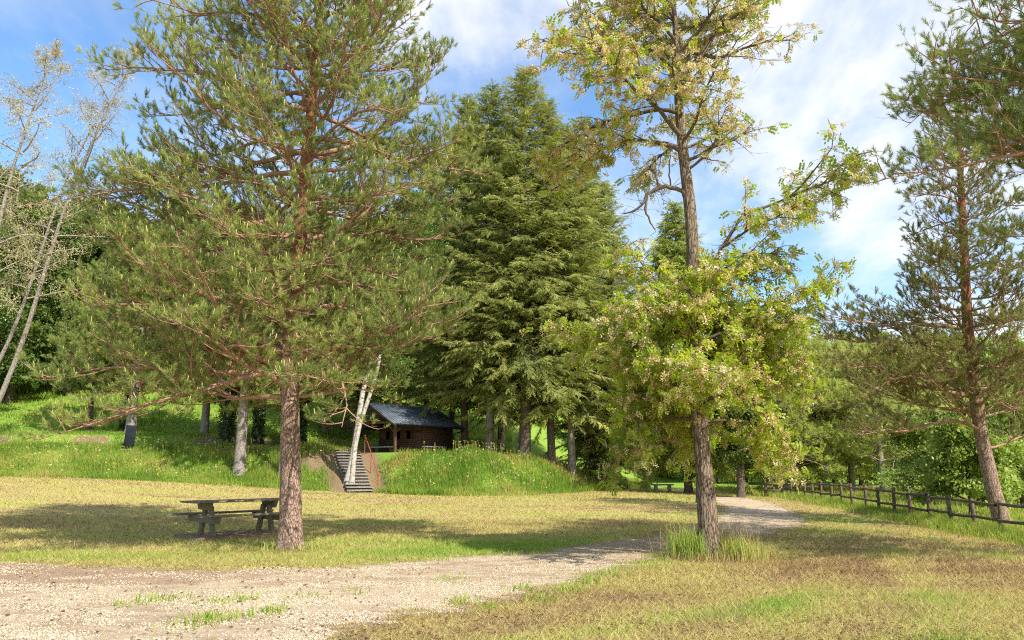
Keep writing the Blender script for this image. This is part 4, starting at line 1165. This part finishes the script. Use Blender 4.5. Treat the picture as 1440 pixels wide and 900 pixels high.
pine('scots_pine', np.array([12.6, 12.4, -0.15]), 'tall pine mostly outside the picture, branches reaching in at top right', H=12.5, prof=([5, 8, 10, 12.5], [4.6, 5.2, 4.2, 0.8]), whorl=0.6, per=5, z0=5.4, manual=[(7.3, 172, 4, 6.3, -2), (8.6, 168, 12, 5.6, -4), (6.4, 182, 2, 4.4, -6), (9.9, 176, 12, 5.4, 0), (9.2, 184, 10, 5.2, 0), (7.0, 160, 6, 5.2, 0)],
     r0=0.24, seed=12, shoot=(22, 0.13, 0.085, 0.0095), sec_gap=0.18, ter_gap=0.12, el=(10, 42), candles=0.06, nmul=1.15)
GR = 'soft pines beyond the end of the fence'
for px, Y, H, Rm, sd, lab in ((1104, 47, 9.5, 3.4, 71, 'feathery pine with dark trunk at the far end of the fence'), (1118, 49, 11.0, 3.8, 72, 'feathery pine with brown trunk, second from the fence end'),
                              (1156, 52, 10.5, 4.0, 73, 'soft pine behind the fence right of the two close trunks'), (1200, 50, 9.8, 4.2, 74, 'widest soft pine behind the middle of the fence'),
                              (1243, 46, 8.4, 3.6, 75, 'soft pine with short pale trunk and grey dead lower twigs'), (1274, 52, 9.0, 3.6, 76, 'soft pine in shade left of the leafy bushes')):
    far_pine(atd(px, Y), lab, sd, H=H, z0=1.9, Rm=Rm, r0=0.19, bark='darkbark' if px < 1110 else 'greybark', needle='needle_soft', group=GR, el=(14, 40), droop=26, nmul=0.75)
leafy('lime_tree', atd(1042, 42.0), 'dark round leafy tree with black trunk where the path ends', mat='leaf', seed=81, H=8.0, crown_z0=1.7, rx=2.3, rz_=3, r0=0.21, nl=30, per=20, clump=(9, 0.25, 0.15, 0.09))
leafy('sapling', atd(983, 32.5), 'thin dark stem partly hidden behind the locust trunk', bark='darkbark', mat='locustleaf', seed=82, H=5.0, crown_z0=2.4, rx=1.3, rz_=1.5, r0=0.13, nl=14, per=10, clump=(8, 0.2, 0.12, 0.06))
GB = 'leafy bushes beyond the fence'
for px, Y, H, rx, sd, lab in ((1368, 27, 3.4, 1.9, 83, 'bright leafy bush with dark forked stems behind the near fence'), (1312, 38, 4.2, 2.4, 84, 'bright leafy bush left of the leaning pine, farther back'),
                              (1440, 32, 4.5, 2.6, 85, 'leafy bush at the right edge behind the leaning pine'), (1262, 60, 3.6, 2.2, 86, 'low bush in the shade behind the soft pines'),
                              (1400, 46, 6.5, 3.2, 87, 'tall leafy bush behind the leaning pine trunk'), (1340, 56, 6.5, 3.2, 88, 'tall leafy bush behind the left bright bush')):
    leafy('leafy_bush', atd(px, Y), lab, 'bush', mat='leaf_bright', group=GB, seed=sd, H=H, crown_z0=0.5, rx=rx, rz_=2, r0=0.09, nl=26, per=18, clump=(9, 0.22, 0.13, 0.085), top_narrow=0.3)

GW = 'leafy trees at the foot of the left wood'
for px, Y, H, rx, sd, lab in ((12, 66, 20.0, 4.4, 111, 'dark leafy tree behind the pale half bare trunks at the left edge'), (92, 70, 17.5, 4.4, 112, 'dark leafy tree between the pale trunks and the large reddish pine'), (160, 72, 18.0, 4.6, 113, 'leafy tree behind the broad grey pine on the hillside'),
                              (240, 72, 19.0, 4.8, 114, 'leafy tree on the hillside above the grey pine with the bent branch'), (-60, 60, 19.0, 4.6, 115, 'leafy tree mostly cut off by the left edge')):
    leafy('leafy_tree', atd(px, Y), lab, mat='leaf', group=GW, seed=sd, H=H, crown_z0=1.4, rx=rx, rz_=6, r0=0.26, nl=44, clump=(9, 0.42, 0.24, 0.15), per=20, top_narrow=0.45)
leafy('larch_tree', atd(592, 58.0), 'light green feathery tree rising behind the shelter roof', mat='birchleaf', seed=55, H=23, crown_z0=3.0, rx=3.6, rz_=8, r0=0.2, nl=46, clump=(10, 0.3, 0.13, 0.06), per=22, top_narrow=0.7, hang=18)

# pale flowering locusts at the far left
GL = 'half bare flowering locusts at the left edge'
def pale_locust(base, label, seed, H, lean, stems):
    rng = np.random.default_rng(seed)
    root = empty('pale_locust_tree', base, label, 'tree', GL)
    for dx, r in stems:
        ts = np.linspace(0, 1, 14); P = np.stack([dx + lean * ts + .25 * np.sin(ts * 8 + dx), 0.2 * np.sin(ts * 6), H * ts * (1 if dx == 0 else .88) - .1], -1)
        trunk_mesh(P, r * (1 - ts) ** 0.8 + 0.012, 12, 0.08, rng, 0.2, ring=0.25).build('trunk', M['greybark'], root, smooth=True)
    tr, lm, cr = leafy_meshes(seed, H, H * 0.42, 3.4, 5, 0.05, nl=36, clump=(5, 0.2, 0.09, 0.05), per=4, leanx=lean, sec=14)
    lm.build('limbs', M['paletwig'], root, smooth=True); cr.build('blossom', M['dryblossom'], root)
pale_locust(atd(-48, 42), 'pale flowering locust with two leaning grey stems at the left edge', 91, 26.0, 7.0, ((0, 0.15), (-1.1, 0.12)))
pale_locust(atd(-90, 38), 'pale half bare locust partly cut off by the left edge', 92, 24.0, 3.0, ((0, 0.15),))


# ------------------------------------------------------------------ woods that read as one mass
def wood(name, label, spots, seeds, mat, sc):
    tm = [leafy_meshes(s, 15, 0.8, 4.8, 6, 0.25, nl=38, clump=(8, 0.55, 0.34, 0.22), per=11, sec=6, top_narrow=0.35) for s in seeds]
    trn = MB(); rng = np.random.default_rng(seeds[0])
    for i, (x, y, s) in enumerate(spots):
        tr, lm, cr = tm[i % len(tm)]; a = rng.uniform(0, 6.28); c_, s_ = math.cos(a), math.sin(a); z = float(ground_z(x, y)); dt = rng.normal(0, .16)
        for src, mi in ((tr, 1), (lm, 1), (cr, 0)):
            V = np.concatenate(src.V) * s; V = np.stack([V[:, 0] * c_ - V[:, 1] * s_ + x, V[:, 0] * s_ + V[:, 1] * c_ + y, V[:, 2] + z], -1)
            T = np.clip(np.concatenate(src.T) + dt, 0, 1)
            k = {}
            for f in src.F: k.setdefault(f.shape[1], []).append(f)
            first = True
            for w, fl in k.items():
                if first: trn.add(V, np.concatenate(fl), T, mi); first = False
                else: trn.F.append(np.concatenate(fl) + trn.n - len(V)); trn.M.append(np.full(sum(len(f) for f in fl), mi, np.int32))
    return tag(trn.build(name, [mat, M['darkbark']]), label, 'wood', kind='stuff')


rng = np.random.default_rng(77)
sp_ = []
for k in range(30):
    Y = 80 + 34 * rng.random(); px = -160 + 860 * (k + rng.random()) / 30
    b = atd(px, Y); sp_.append((b[0], Y, (1.35 if px < 120 else 1.1) * rng.uniform(0.85, 1.2)))
for px, Y, s in ((-30, 72, 1.2), (30, 76, 1.25), (95, 80, 1.0), (150, 78, 0.95), (230, 80, 1.1), (-90, 66, 1.2)):
    b = atd(px, Y); sp_.append((b[0], Y, s))
wood('hillside_wood', 'dark leafy wood along the top of the left hillside', sp_, (101, 102, 103), M['leaf'], 1.0)
sp_ = []
for k in range(44):
    Y = 84 + 70 * rng.random(); px = 640 + 980 * (k + rng.random()) / 44
    b = atd(px, Y); sp_.append((b[0], Y, rng.uniform(0.8, 1.1) * (1.0 if px > 1100 else 0.9)))
for k in range(24):
    px = 840 + 680 * (k + rng.random()) / 24; Y = 68 + 16 * rng.random(); b = atd(px, Y); sp_.append((b[0], Y, rng.uniform(0.5, 0.85)))
wood('distant_wood', 'green leafy wood on the rising ground behind the fence', sp_, (104, 105, 106), M['leaf_bright'], 1.0)


# ------------------------------------------------------------------ picnic table on its pad
def picnic_table():
    a = at(284, 757); ang = R(46)
    ux = np.array([math.cos(ang), math.sin(ang)]); uy = np.array([-ux[1], ux[0]])
    c = a[:2] + ux * 0.86 + uy * 0.05; z = float(ground_z(*c))
    pad = MB(); pad.box((0.05, 0, 0.0), (2.5, 1.45, 0.10), bev=0.02)
    p = pad.build('concrete_pad', M['concrete']); p.location = (c[0], c[1], z); p.rotation_euler.z = ang
    tag(p, 'low concrete slab strewn with needles under the picnic table', 'concrete pad')
    root = empty('picnic_table', (c[0], c[1], z + 0.052), 'weathered brown wooden picnic table with attached seats under the pine', 'picnic table', rz=ang)
    for k in range(4):
        m = MB(); m.box((0, -0.30 + 0.2 * k, 0.765), (2.5, 0.19, 0.042), bev=0.006, rz=R(0.1 * (k - 1))); m.build('tabletop_plank', M['tablewood'], root)
    for s in (-1, 1):
        for j in range(1):
            m = MB(); m.box((0.02 * s, s * 0.70, 0.462), (2.5, 0.24, 0.045), bev=0.006); m.build('seat', M['tablewood'], root)
    for s in (-1, 1):
        x = s * 0.82
        m = MB(); m.prism([(-.34, .74), (.34, .74), (.27, .58), (-.27, .58)], (0, 1, 0), (0, 0, 1), (x + s * 0.0, 0, 0), (1, 0, 0), 0.085); m.build('top_bearer', M['tablewood'], root)
        m = MB(); m.prism([(-.80, .438), (.80, .438), (.72, .29), (-.72, .29)], (0, 1, 0), (0, 0, 1), (x, 0, 0), (1, 0, 0), 0.085); m.build('seat_bearer', M['tablewood'], root)
        for q in (-1, 1):
            m = MB(); m.prism([(q * .13 - .07, .66), (q * .13 + .07, .66), (q * .33 + .07, 0), (q * .33 - .07, 0)], (0, 1, 0), (0, 0, 1), (x - s * 0.084, 0, 0), (1, 0, 0), 0.08); m.build('leg', M['tablewood'], root)


picnic_table()


# ------------------------------------------------------------------ wooden fence
def fence():
    d = FENCE_B - FENCE_A; L = np.hypot(*d); n = int(round(L / 1.45)); rng = np.random.default_rng(8)
    z0 = float(ground_z(*FENCE_A))
    root = empty('wooden_fence', (FENCE_A[0], FENCE_A[1], z0), 'dark two rail wooden fence running along the right side of the lawn', 'fence')
    pts = []
    for i in range(n + 1):
        p = FENCE_A + d * i / n; p = p + rng.normal(0, .03, 2); z = float(ground_z(*p)); pts.append(np.array([p[0] - FENCE_A[0], p[1] - FENCE_A[1], z - z0]))
    for p in pts:
        m = MB(); tilt = rng.normal(0, .035, 2); top = p + [tilt[0], tilt[1], 0.93 + rng.normal(0, .025)]
        m.tube([p - [0, 0, .15], p + (top - p) * .5, top, top + [0, 0, .03]], [.062, .06, .058, .035], 10); m.build('post', M['fencewood'], root, smooth=False)
    for h in (0.85, 0.42):
        for a, b in zip(pts[:-1], pts[1:]):
            m = MB(); dz = rng.normal(0, .02, 2); off = np.array([-0.062, 0, 0])
            e = norm(b - a) * 0.02
            m.tube([a + [0, 0, h + dz[0]] + off, (a + b) / 2 + [0, 0, h + dz.mean() - .008] + off, b + [0, 0, h + dz[1]] + off - e], [.042, .045, .040], 7)
            m.build('rail', M['fencewood'], root, smooth=True)
    # short end panel of close upright boards
    e = FENCE_B + np.array([-0.35, 0.4]); ze = float(ground_z(*e))
    r2 = empty('fence_end_panel', (e[0], e[1], ze), 'short barred end of the fence, taller dark posts beside the path', 'fence')
    for k in range(3):
        m = MB(); m.box((-0.42 * k, 0.1 * k, 0.55), (0.11, 0.11, 1.25), bev=.01); m.build('post', M['fencewood'], r2)
    for h in (0.35, 0.7, 1.0):
        m = MB(); m.box((-0.42, 0.02, h), (0.95, 0.05, 0.1), rz=R(-13)); m.build('rail', M['fencewood'], r2)


fence()


# ------------------------------------------------------------------ stairs and handrails
def stairs():
    d = ST1 - ST0; L = np.hypot(*d); u = d / L; ang = math.atan2(u[1], u[0]) - math.pi / 2; n = 14
    root = empty('stone_stairs', (ST0[0], ST0[1], ST_Z0), 'narrow grey stone stairway climbing the bank to the shelter', 'stairs', rz=ang)
    rng = np.random.default_rng(2)
    for i in range(n):
        t = L / n; h = (ST_Z1 - ST_Z0) / n; dx = rng.normal(0, .025)
        m = MB(); m.box((dx, t * (i + .5) + 0.05, h * (i + 1) - 0.03), (1.42 + rng.normal(0, .03), t + 0.10, 0.062), bev=0.014, rz=rng.normal(0, .012), ry=rng.normal(0, .006)); m.build('tread', M['stepstone'], root)
        m = MB(); m.box((dx, t * (i + .5) + 0.10, h * (i + .5) - 0.10), (1.34, t + 0.06, h + 0.02)); m.build('riser', M['riserstone'], root)
    r = empty('stair_handrail', (ST0[0], ST0[1], ST_Z0), 'reddish metal handrail on the right of the stone stairs', 'handrail', rz=ang)
    a = np.array([0.98, 0.25, 0.0]); b = np.array([0.98, L - 0.1, ST_Z1 - ST_Z0])
    for s in (0.0, 0.5, 1.0):
        p = a + (b - a) * s; m = MB(); m.tube([p - [0, 0, .4], p + [0, 0, .95]], [.026, .026], 8); m.build('post', M['redmetal'], r)
    m = MB(); m.tube([a + [0, -.35, .42], a + [0, -.35, .85], a + [0, -.2, .95], a + [0, 0, .97], b + [0, 0, .97], b + [0, .3, .97]], [.026] * 6, 8); m.build('rail', M['redmetal'], r, smooth=True)


stairs()


def path_rail():
    a = np.append(np.array(STEP2[0]) + [0.9, 0.4], 0); b = np.append(np.array(STEP2[3]) + [0.9, 0.6], 0)
    for p in (a, b): p[2] = float(ground_z(p[0], p[1]))
    r = empty('path_handrail', tuple(a), 'thin pale handrail beside the narrow earth path down the bank', 'handrail')
    for s in np.linspace(0, 1, 4):
        q = a + (b - a) * s; q[2] = float(ground_z(q[0], q[1])); q = q - a
        m = MB(); m.tube([q - [0, 0, .3], q + [0, 0, .8]], [.025, .025], 8); m.build('post', M['greymetal'], r)
    Q = []
    for s in np.linspace(0, 1, 8):
        q = a + (b - a) * s; q[2] = float(ground_z(q[0], q[1])) + .82; Q.append(q - a)
    m = MB(); m.tube([Q[0] + np.array([.1, -.15, -.3])] + Q, [.028] * 9, 8); m.build('rail', M['greymetal'], r, smooth=True)


path_rail()


# ------------------------------------------------------------------ timber shelter
def shelter():
    ang = R(40); cx, cy, z = -7.15, 49.6, 2.42
    root = empty('timber_shelter', (cx, cy, z), 'dark brown timber shelter with open porch and slate blue roof above the stairs', 'shelter', rz=ang - math.pi / 2 + R(90))
    # local: gable front faces -Y ... rotated so that front looks to the left of the camera
    root.rotation_euler.z = -ang
    W, L, eh, rh = 4.3, 4.9, 1.9, 3.05     # width (x), length (y), eave and ridge heights
    hw, hl = W / 2, L / 2
    f = MB(); f.box((0, 0, -0.1), (W + .3, L + .3, 0.25)); f.build('floor_slab', M['concrete'], root)
    yb = -0.2                                # front wall of the closed room; porch in front
    def wall(name, a, b, h0, h1, th=0.09, boards=True):
        m = MB(); a = np.array(a, float); b = np.array(b, float)
        hh = 0.15; zz = h0
        d = b - a; Ln = np.hypot(d[0], d[1]); an = math.atan2(d[1], d[0])
        while zz < h1 - 0.01:
            k = min(hh, h1 - zz); m.box(((a[0] + b[0]) / 2, (a[1] + b[1]) / 2, zz + k / 2), (Ln, th, k - 0.003), rz=an, rx=0); zz += hh
        return m.build(name, M['cabinwood'], root)
    wall('side_wall', (hw - .1, yb, 0), (hw - .1, hl, 0), 0.03, eh)
    wall('side_wall', (-hw + .1, yb, 0), (-hw + .1, hl, 0), 0.03, eh)
    # room walls across with three window openings, so one looks right through
    for y_ in (yb, hl):
        m = MB()
        for k in range(8): m.box((0, y_, 0.105 + 0.12 * k), (W - .3, 0.08, .114))
        for k in range(4): m.box((0, y_, 1.60 + 0.12 * k), (W - .3, 0.08, .114))
        xs = [-hw + .15, -1.35, -.95, -.35, .05, .65, 1.05, hw - .15]
        for i in range(0, 8, 2): m.box(((xs[i] + xs[i + 1]) / 2, y_, 1.265), (xs[i + 1] - xs[i], 0.08, .55))
        m.build('room_wall', M['cabinwood'], root)
    for y_ in (hl,):
        m = MB(); m.prism([(-hw + .1, eh), (hw - .1, eh), (0, rh - .12)], (1, 0, 0), (0, 0, 1), (0, y_, 0), (0, 1, 0), .08); m.build('gable', M['cabinwood'], root)
    for s in (-1, 1):
        m = MB(); m.box((s * (hw - .15), -hl + .1, eh / 2), (.16, .16, eh), bev=.01); m.build('post', M['postwood'], root)
        m = MB(); m.bar((s * (hw - .15), -hl + .1, 1.25), (s * (hw - .85), -hl + .1, eh - .03), .09, .09); m.build('brace', M['postwood'], root)
        m = MB(); m.bar((s * (hw - .15), -hl + .18, 1.35), (s * (hw - .15), -hl + .75, eh - .03), .09, .09); m.build('brace', M['postwood'], root)
        m = MB(); m.box((s * (hw - .15), 0, eh + .06), (.16, L + .5, .14)); m.build('wall_plate', M['postwood'], root)
    m = MB(); m.box((0, -hl + .1, eh + .062), (W - .48, .14, .15)); m.build('tie_beam', M['postwood'], root)
    m = MB(); m.box((0, -hl + .1, (eh + rh) / 2 + .02), (.14, .12, rh - eh - .2)); m.build('king_post', M['postwood'], root)
    sl = math.atan2(rh - eh, hw); ov = 0.55; ln = (hw + ov) / math.cos(sl)
    for s in (-1, 1):
        m = MB(); xm = s * (hw + ov) / 2; zm = rh + .12 - (rh - eh) * ((hw + ov) / 2) / hw
        m.box((xm, 0, zm), (ln, L + 1.1, 0.05), ry=s * sl)
        for k in range(24): # standing ribs of the roof sheet
            yy = -(L + 1.1) / 2 + (L + 1.1) * (k + .5) / 24
            m.box((xm + s * .03 * math.sin(sl), yy, zm + .036), (ln - .01, .03, .022), ry=s * sl)
        m.build('roof', M['roof'], root)
        m = MB(); m.bar((0, -hl - .35, rh + .0), (s * (hw + ov - .06), -hl - .35, rh - (rh - eh) * (hw + ov - .06) / hw), .06, .16); m.build('barge_board', M['postwood'], root)
        m = MB(); m.tube([(s * (hw + ov + .03), -hl - .5, eh - .16), (s * (hw + ov + .03), hl + .5, eh - .2)], [.06, .06], 8); m.build('gutter', M['slate'], root)
    m = MB(); m.tube([(hw + ov + .03, hl + .3, eh - .2), (hw + ov - .1, hl + .3, eh - .42), (hw + .02, hl + .15, eh - .5), (hw + .02, hl + .1, 0.1)], [.04] * 4, 8); m.build('downpipe', M['slate'], root, smooth=True)
    # bench outside the side wall and table in the porch
    c, s_ = math.cos(-ang), math.sin(-ang)
    w2 = lambda x, y: (cx + c * x - s_ * y, cy + s_ * x + c * y)
    bx = w2(hw + .45, 0.35)
    b = empty('wall_bench', (bx[0], bx[1], z + .03), 'pale white bench against the brown side wall of the shelter', 'bench', rz=-ang)
    m = MB(); m.box((0, 0, .45), (.4, 1.7, .07), bev=.01); m.build('seat', M['whitewood'], b)
    for q in (-.6, .6):
        m = MB(); m.box((0, q, .2), (.3, .09, .43)); m.build('leg', M['postwood'], b)
    bx = w2(-.2, -1.5)
    b = empty('porch_bench', (bx[0], bx[1], z + .026), 'low wooden bench inside the open porch', 'bench', rz=-ang)
    m = MB(); m.box((0, 0, .45), (2.4, .35, .06), bev=.01); m.build('seat', M['whitewood'], b)
    for q in (-.9, .9):
        m = MB(); m.box((q, 0, .21), (.09, .28, .42)); m.build('leg', M['postwood'], b)


shelter()


# ------------------------------------------------------------------ panel, stone bench, small plants
def panel():
    p = at(180, 634); root = empty('upright_panel', p, 'dark slate coloured upright panel leaning slightly on the left bank', 'panel', rz=R(12))
    m = MB(); m.box((.03, 0, .70), (.56, .10, 1.55), ry=R(3), bev=.012); m.build('board', M['slate'], root)
    m = MB(); m.box((0, 0, .0), (.66, .22, .22), bev=.01); m.build('foot', M['stepstone'], root)


panel()


def stone_bench():
    p = at(932, 691.5); root = empty('stone_bench', p, 'small pale stone bench under the drooping conifer', 'bench', rz=R(4))
    m = MB(); m.box((0, 0, .42), (1.3, .4, .09), bev=.012); m.build('seat', M['benchstone'], root)
    for q in (-.42, .42):
        m = MB(); m.box((q, 0, .185), (.16, .34, .37), bev=.01); m.build('leg', M['benchstone'], root)


stone_bench()


def tuft():
    """tall grass left uncut around the locust trunk"""
    rng = np.random.default_rng(14); mb = MB()
    for (n, h, sx, ox, oy, t0, w) in ((700, .55, .16, -.36, -.05, .75, .012), (700, .42, .22, .42, -.15, .6, .012), (300, .8, .3, -.2, .25, .3, .006), (350, .75, .28, .4, .25, .2, .006), (500, .2, .5, 0, -.35, .15, .01)):
        x = LOC_B[0] + ox + rng.normal(0, sx, n); y = LOC_B[1] + oy + rng.normal(0, .16, n)
        ok = np.hypot(x - LOC_B[0], y - LOC_B[1]) > .2; x, y = x[ok], y[ok]; n = len(x)
        blades(mb, x, y, h * rng.uniform(.4, 1.2, n), w * rng.uniform(.6, 1.3, n), rng.uniform(.05, .6, n), np.clip(rng.normal(t0, .15, n), 0, 1), rng, True)
    tag(mb.build('grass_tuft', M['grass']), 'uncut tuft of tall grass and dry stalks around the locust trunk', 'grass', kind='stuff')
    mb2 = MB()
    for (n, h, sx, sy, t0) in ((260, .14, .35, .22, .75), (160, .22, .5, .3, .6)):
        x = PINE_B[0] + rng.normal(0.1, sx, n); y = PINE_B[1] + rng.normal(-.1, sy, n)
        ok = np.hypot(x - PINE_B[0], y - PINE_B[1]) > .22; x, y = x[ok], y[ok]; n = len(x)
        blades(mb2, x, y, h * rng.uniform(.4, 1.2, n), .012 * rng.uniform(.6, 1.3, n), rng.uniform(.1, .8, n), np.clip(rng.normal(t0, .2, n), 0, 1), rng, True)
    tag(mb2.build('grass_tuft', M['grass']), 'short green grass growing round the foot of the reddish pine', 'grass', kind='stuff')
    # fresh green weeds on the gravel
    mb = MB()
    for (px, py, k) in ((285, 872, 60), (345, 845, 50), (385, 862, 90), (300, 850, 30), (315, 872, 70), (215, 845, 50), (190, 850, 60), (430, 840, 30), (650, 848, 70), (735, 830, 60), (690, 855, 60), (505, 835, 25), (630, 815, 30), (270, 880, 60), (340, 868, 40), (250, 842, 30), (800, 832, 110), (850, 808, 90), (760, 845, 90), (830, 820, 90)):
        p = at(px, py); n = k; x = p[0] + rng.normal(0, .12, n); y = p[1] + rng.normal(0, .16, n)
        blades(mb, x, y, rng.uniform(.04, .13, n), rng.uniform(.008, .018, n), rng.uniform(.2, .9, n), np.clip(rng.normal(.8, .1, n), 0, 1), rng, True)
    tag(mb.build('path_weeds', M['grass']), 'small green weeds sprouting through the gravel of the path', 'weeds', kind='stuff')


tuft()


# ------------------------------------------------------------------ sky, sun, camera
SUN_EL, SUN_AZ = R(44), math.atan2(-0.72, 0.69)     # direction towards the sun, azimuth from +X
to_sun = np.array([math.cos(SUN_EL) * math.cos(SUN_AZ), math.cos(SUN_EL) * math.sin(SUN_AZ), math.sin(SUN_EL)])
w = bpy.data.worlds.new('World'); bpy.context.scene.world = w; w.use_nodes = True
nt = w.node_tree; nt.nodes.clear()
out = nt.nodes.new('ShaderNodeOutputWorld')
sky = nt.nodes.new('ShaderNodeTexSky'); sky.sky_type = 'NISHITA'; sky.sun_disc = False
sky.sun_elevation = SUN_EL; sky.sun_rotation = math.pi / 2 - SUN_AZ
sky.air_density = 1.0; sky.dust_density = 0.6; sky.ozone_density = 1.6
bg = nt.nodes.new('ShaderNodeBackground'); bg.inputs[1].default_value = 0.13
hs = nt.nodes.new('ShaderNodeHueSaturation'); hs.inputs['Saturation'].default_value = 1.2; hs.inputs['Value'].default_value = 1.28
nt.links.new(sky.outputs[0], hs.inputs['Color']); nt.links.new(hs.outputs[0], bg.inputs[0])
tc = nt.nodes.new('ShaderNodeTexCoord'); sx = nt.nodes.new('ShaderNodeSeparateXYZ'); nt.links.new(tc.outputs['Generated'], sx.inputs[0])
zc = math_(nt, 'ADD', math_(nt, 'MAXIMUM', sx.outputs[2], 0.0), 0.22)
cv = nt.nodes.new('ShaderNodeCombineXYZ')
nt.links.new(math_(nt, 'DIVIDE', sx.outputs[0], zc), cv.inputs[0]); nt.links.new(math_(nt, 'DIVIDE', sx.outputs[1], zc), cv.inputs[1])
n1 = noise(nt, mapping(nt, cv.outputs[0], (1.0, 0.75, 1), (0, 0, R(35)), (2.35, 1.1, 0)), 1.25, 9, 0.56, 0.35)
n2 = noise(nt, mapping(nt, cv.outputs[0], (1.6, 0.8, 1), (0, 0, R(30)), (5.1, 3.3, 0)), 2.6, 6, 0.6, 0.2)
k = math_(nt, 'ADD', math_(nt, 'MULTIPLY', n1, 0.65), math_(nt, 'MULTIPLY', n2, 0.35))
k = math_(nt, 'ADD', k, math_(nt, 'MULTIPLY', sx.outputs[0], 0.13))
mask = ramp(nt, [(0.41, (0.03, 0.03, 0.03)), (0.49, (0.25, 0.25, 0.25)), (0.55, (0.62, 0.62, 0.62)), (0.61, (0.97, 0.97, 0.97))], k)
bc = nt.nodes.new('ShaderNodeBackground'); bc.inputs[0].default_value = (0.97, 0.98, 1.0, 1); bc.inputs[1].default_value = 0.7
mx = nt.nodes.new('ShaderNodeMixShader'); nt.links.new(mask, mx.inputs[0]); nt.links.new(bg.outputs[0], mx.inputs[1]); nt.links.new(bc.outputs[0], mx.inputs[2])
nt.links.new(mx.outputs[0], out.inputs[0])

from mathutils import Vector
sl = bpy.data.lights.new('sun', 'SUN'); sl.energy = 4.6; sl.angle = R(0.5); sl.color = (1.0, 0.95, 0.86)
so = bpy.data.objects.new('sun', sl); C.objects.link(so); so.rotation_euler = Vector(to_sun).to_track_quat('Z', 'Y').to_euler()

cam = bpy.data.cameras.new('camera'); co = bpy.data.objects.new('camera', cam); C.objects.link(co)
cam.sensor_width = 36; cam.lens = 36 * F_PX / 1440; cam.clip_end = 2000
co.location = (0, 0, CAM_H); co.rotation_euler = (math.pi / 2 + HOR_P, 0, 0)
sc = bpy.context.scene; sc.camera = co
sc.view_settings.view_transform = 'Standard'; sc.view_settings.look = 'None'; sc.view_settings.exposure = 0.75; sc.view_settings.gamma = 1
sc.cycles.max_bounces = 6; sc.cycles.diffuse_bounces = 3; sc.cycles.transparent_max_bounces = 8; sc.cycles.transmission_bounces = 3; sc.cycles.glossy_bounces = 2
sc.cycles.use_denoising = False; sc.cycles.filter_width = 1.1
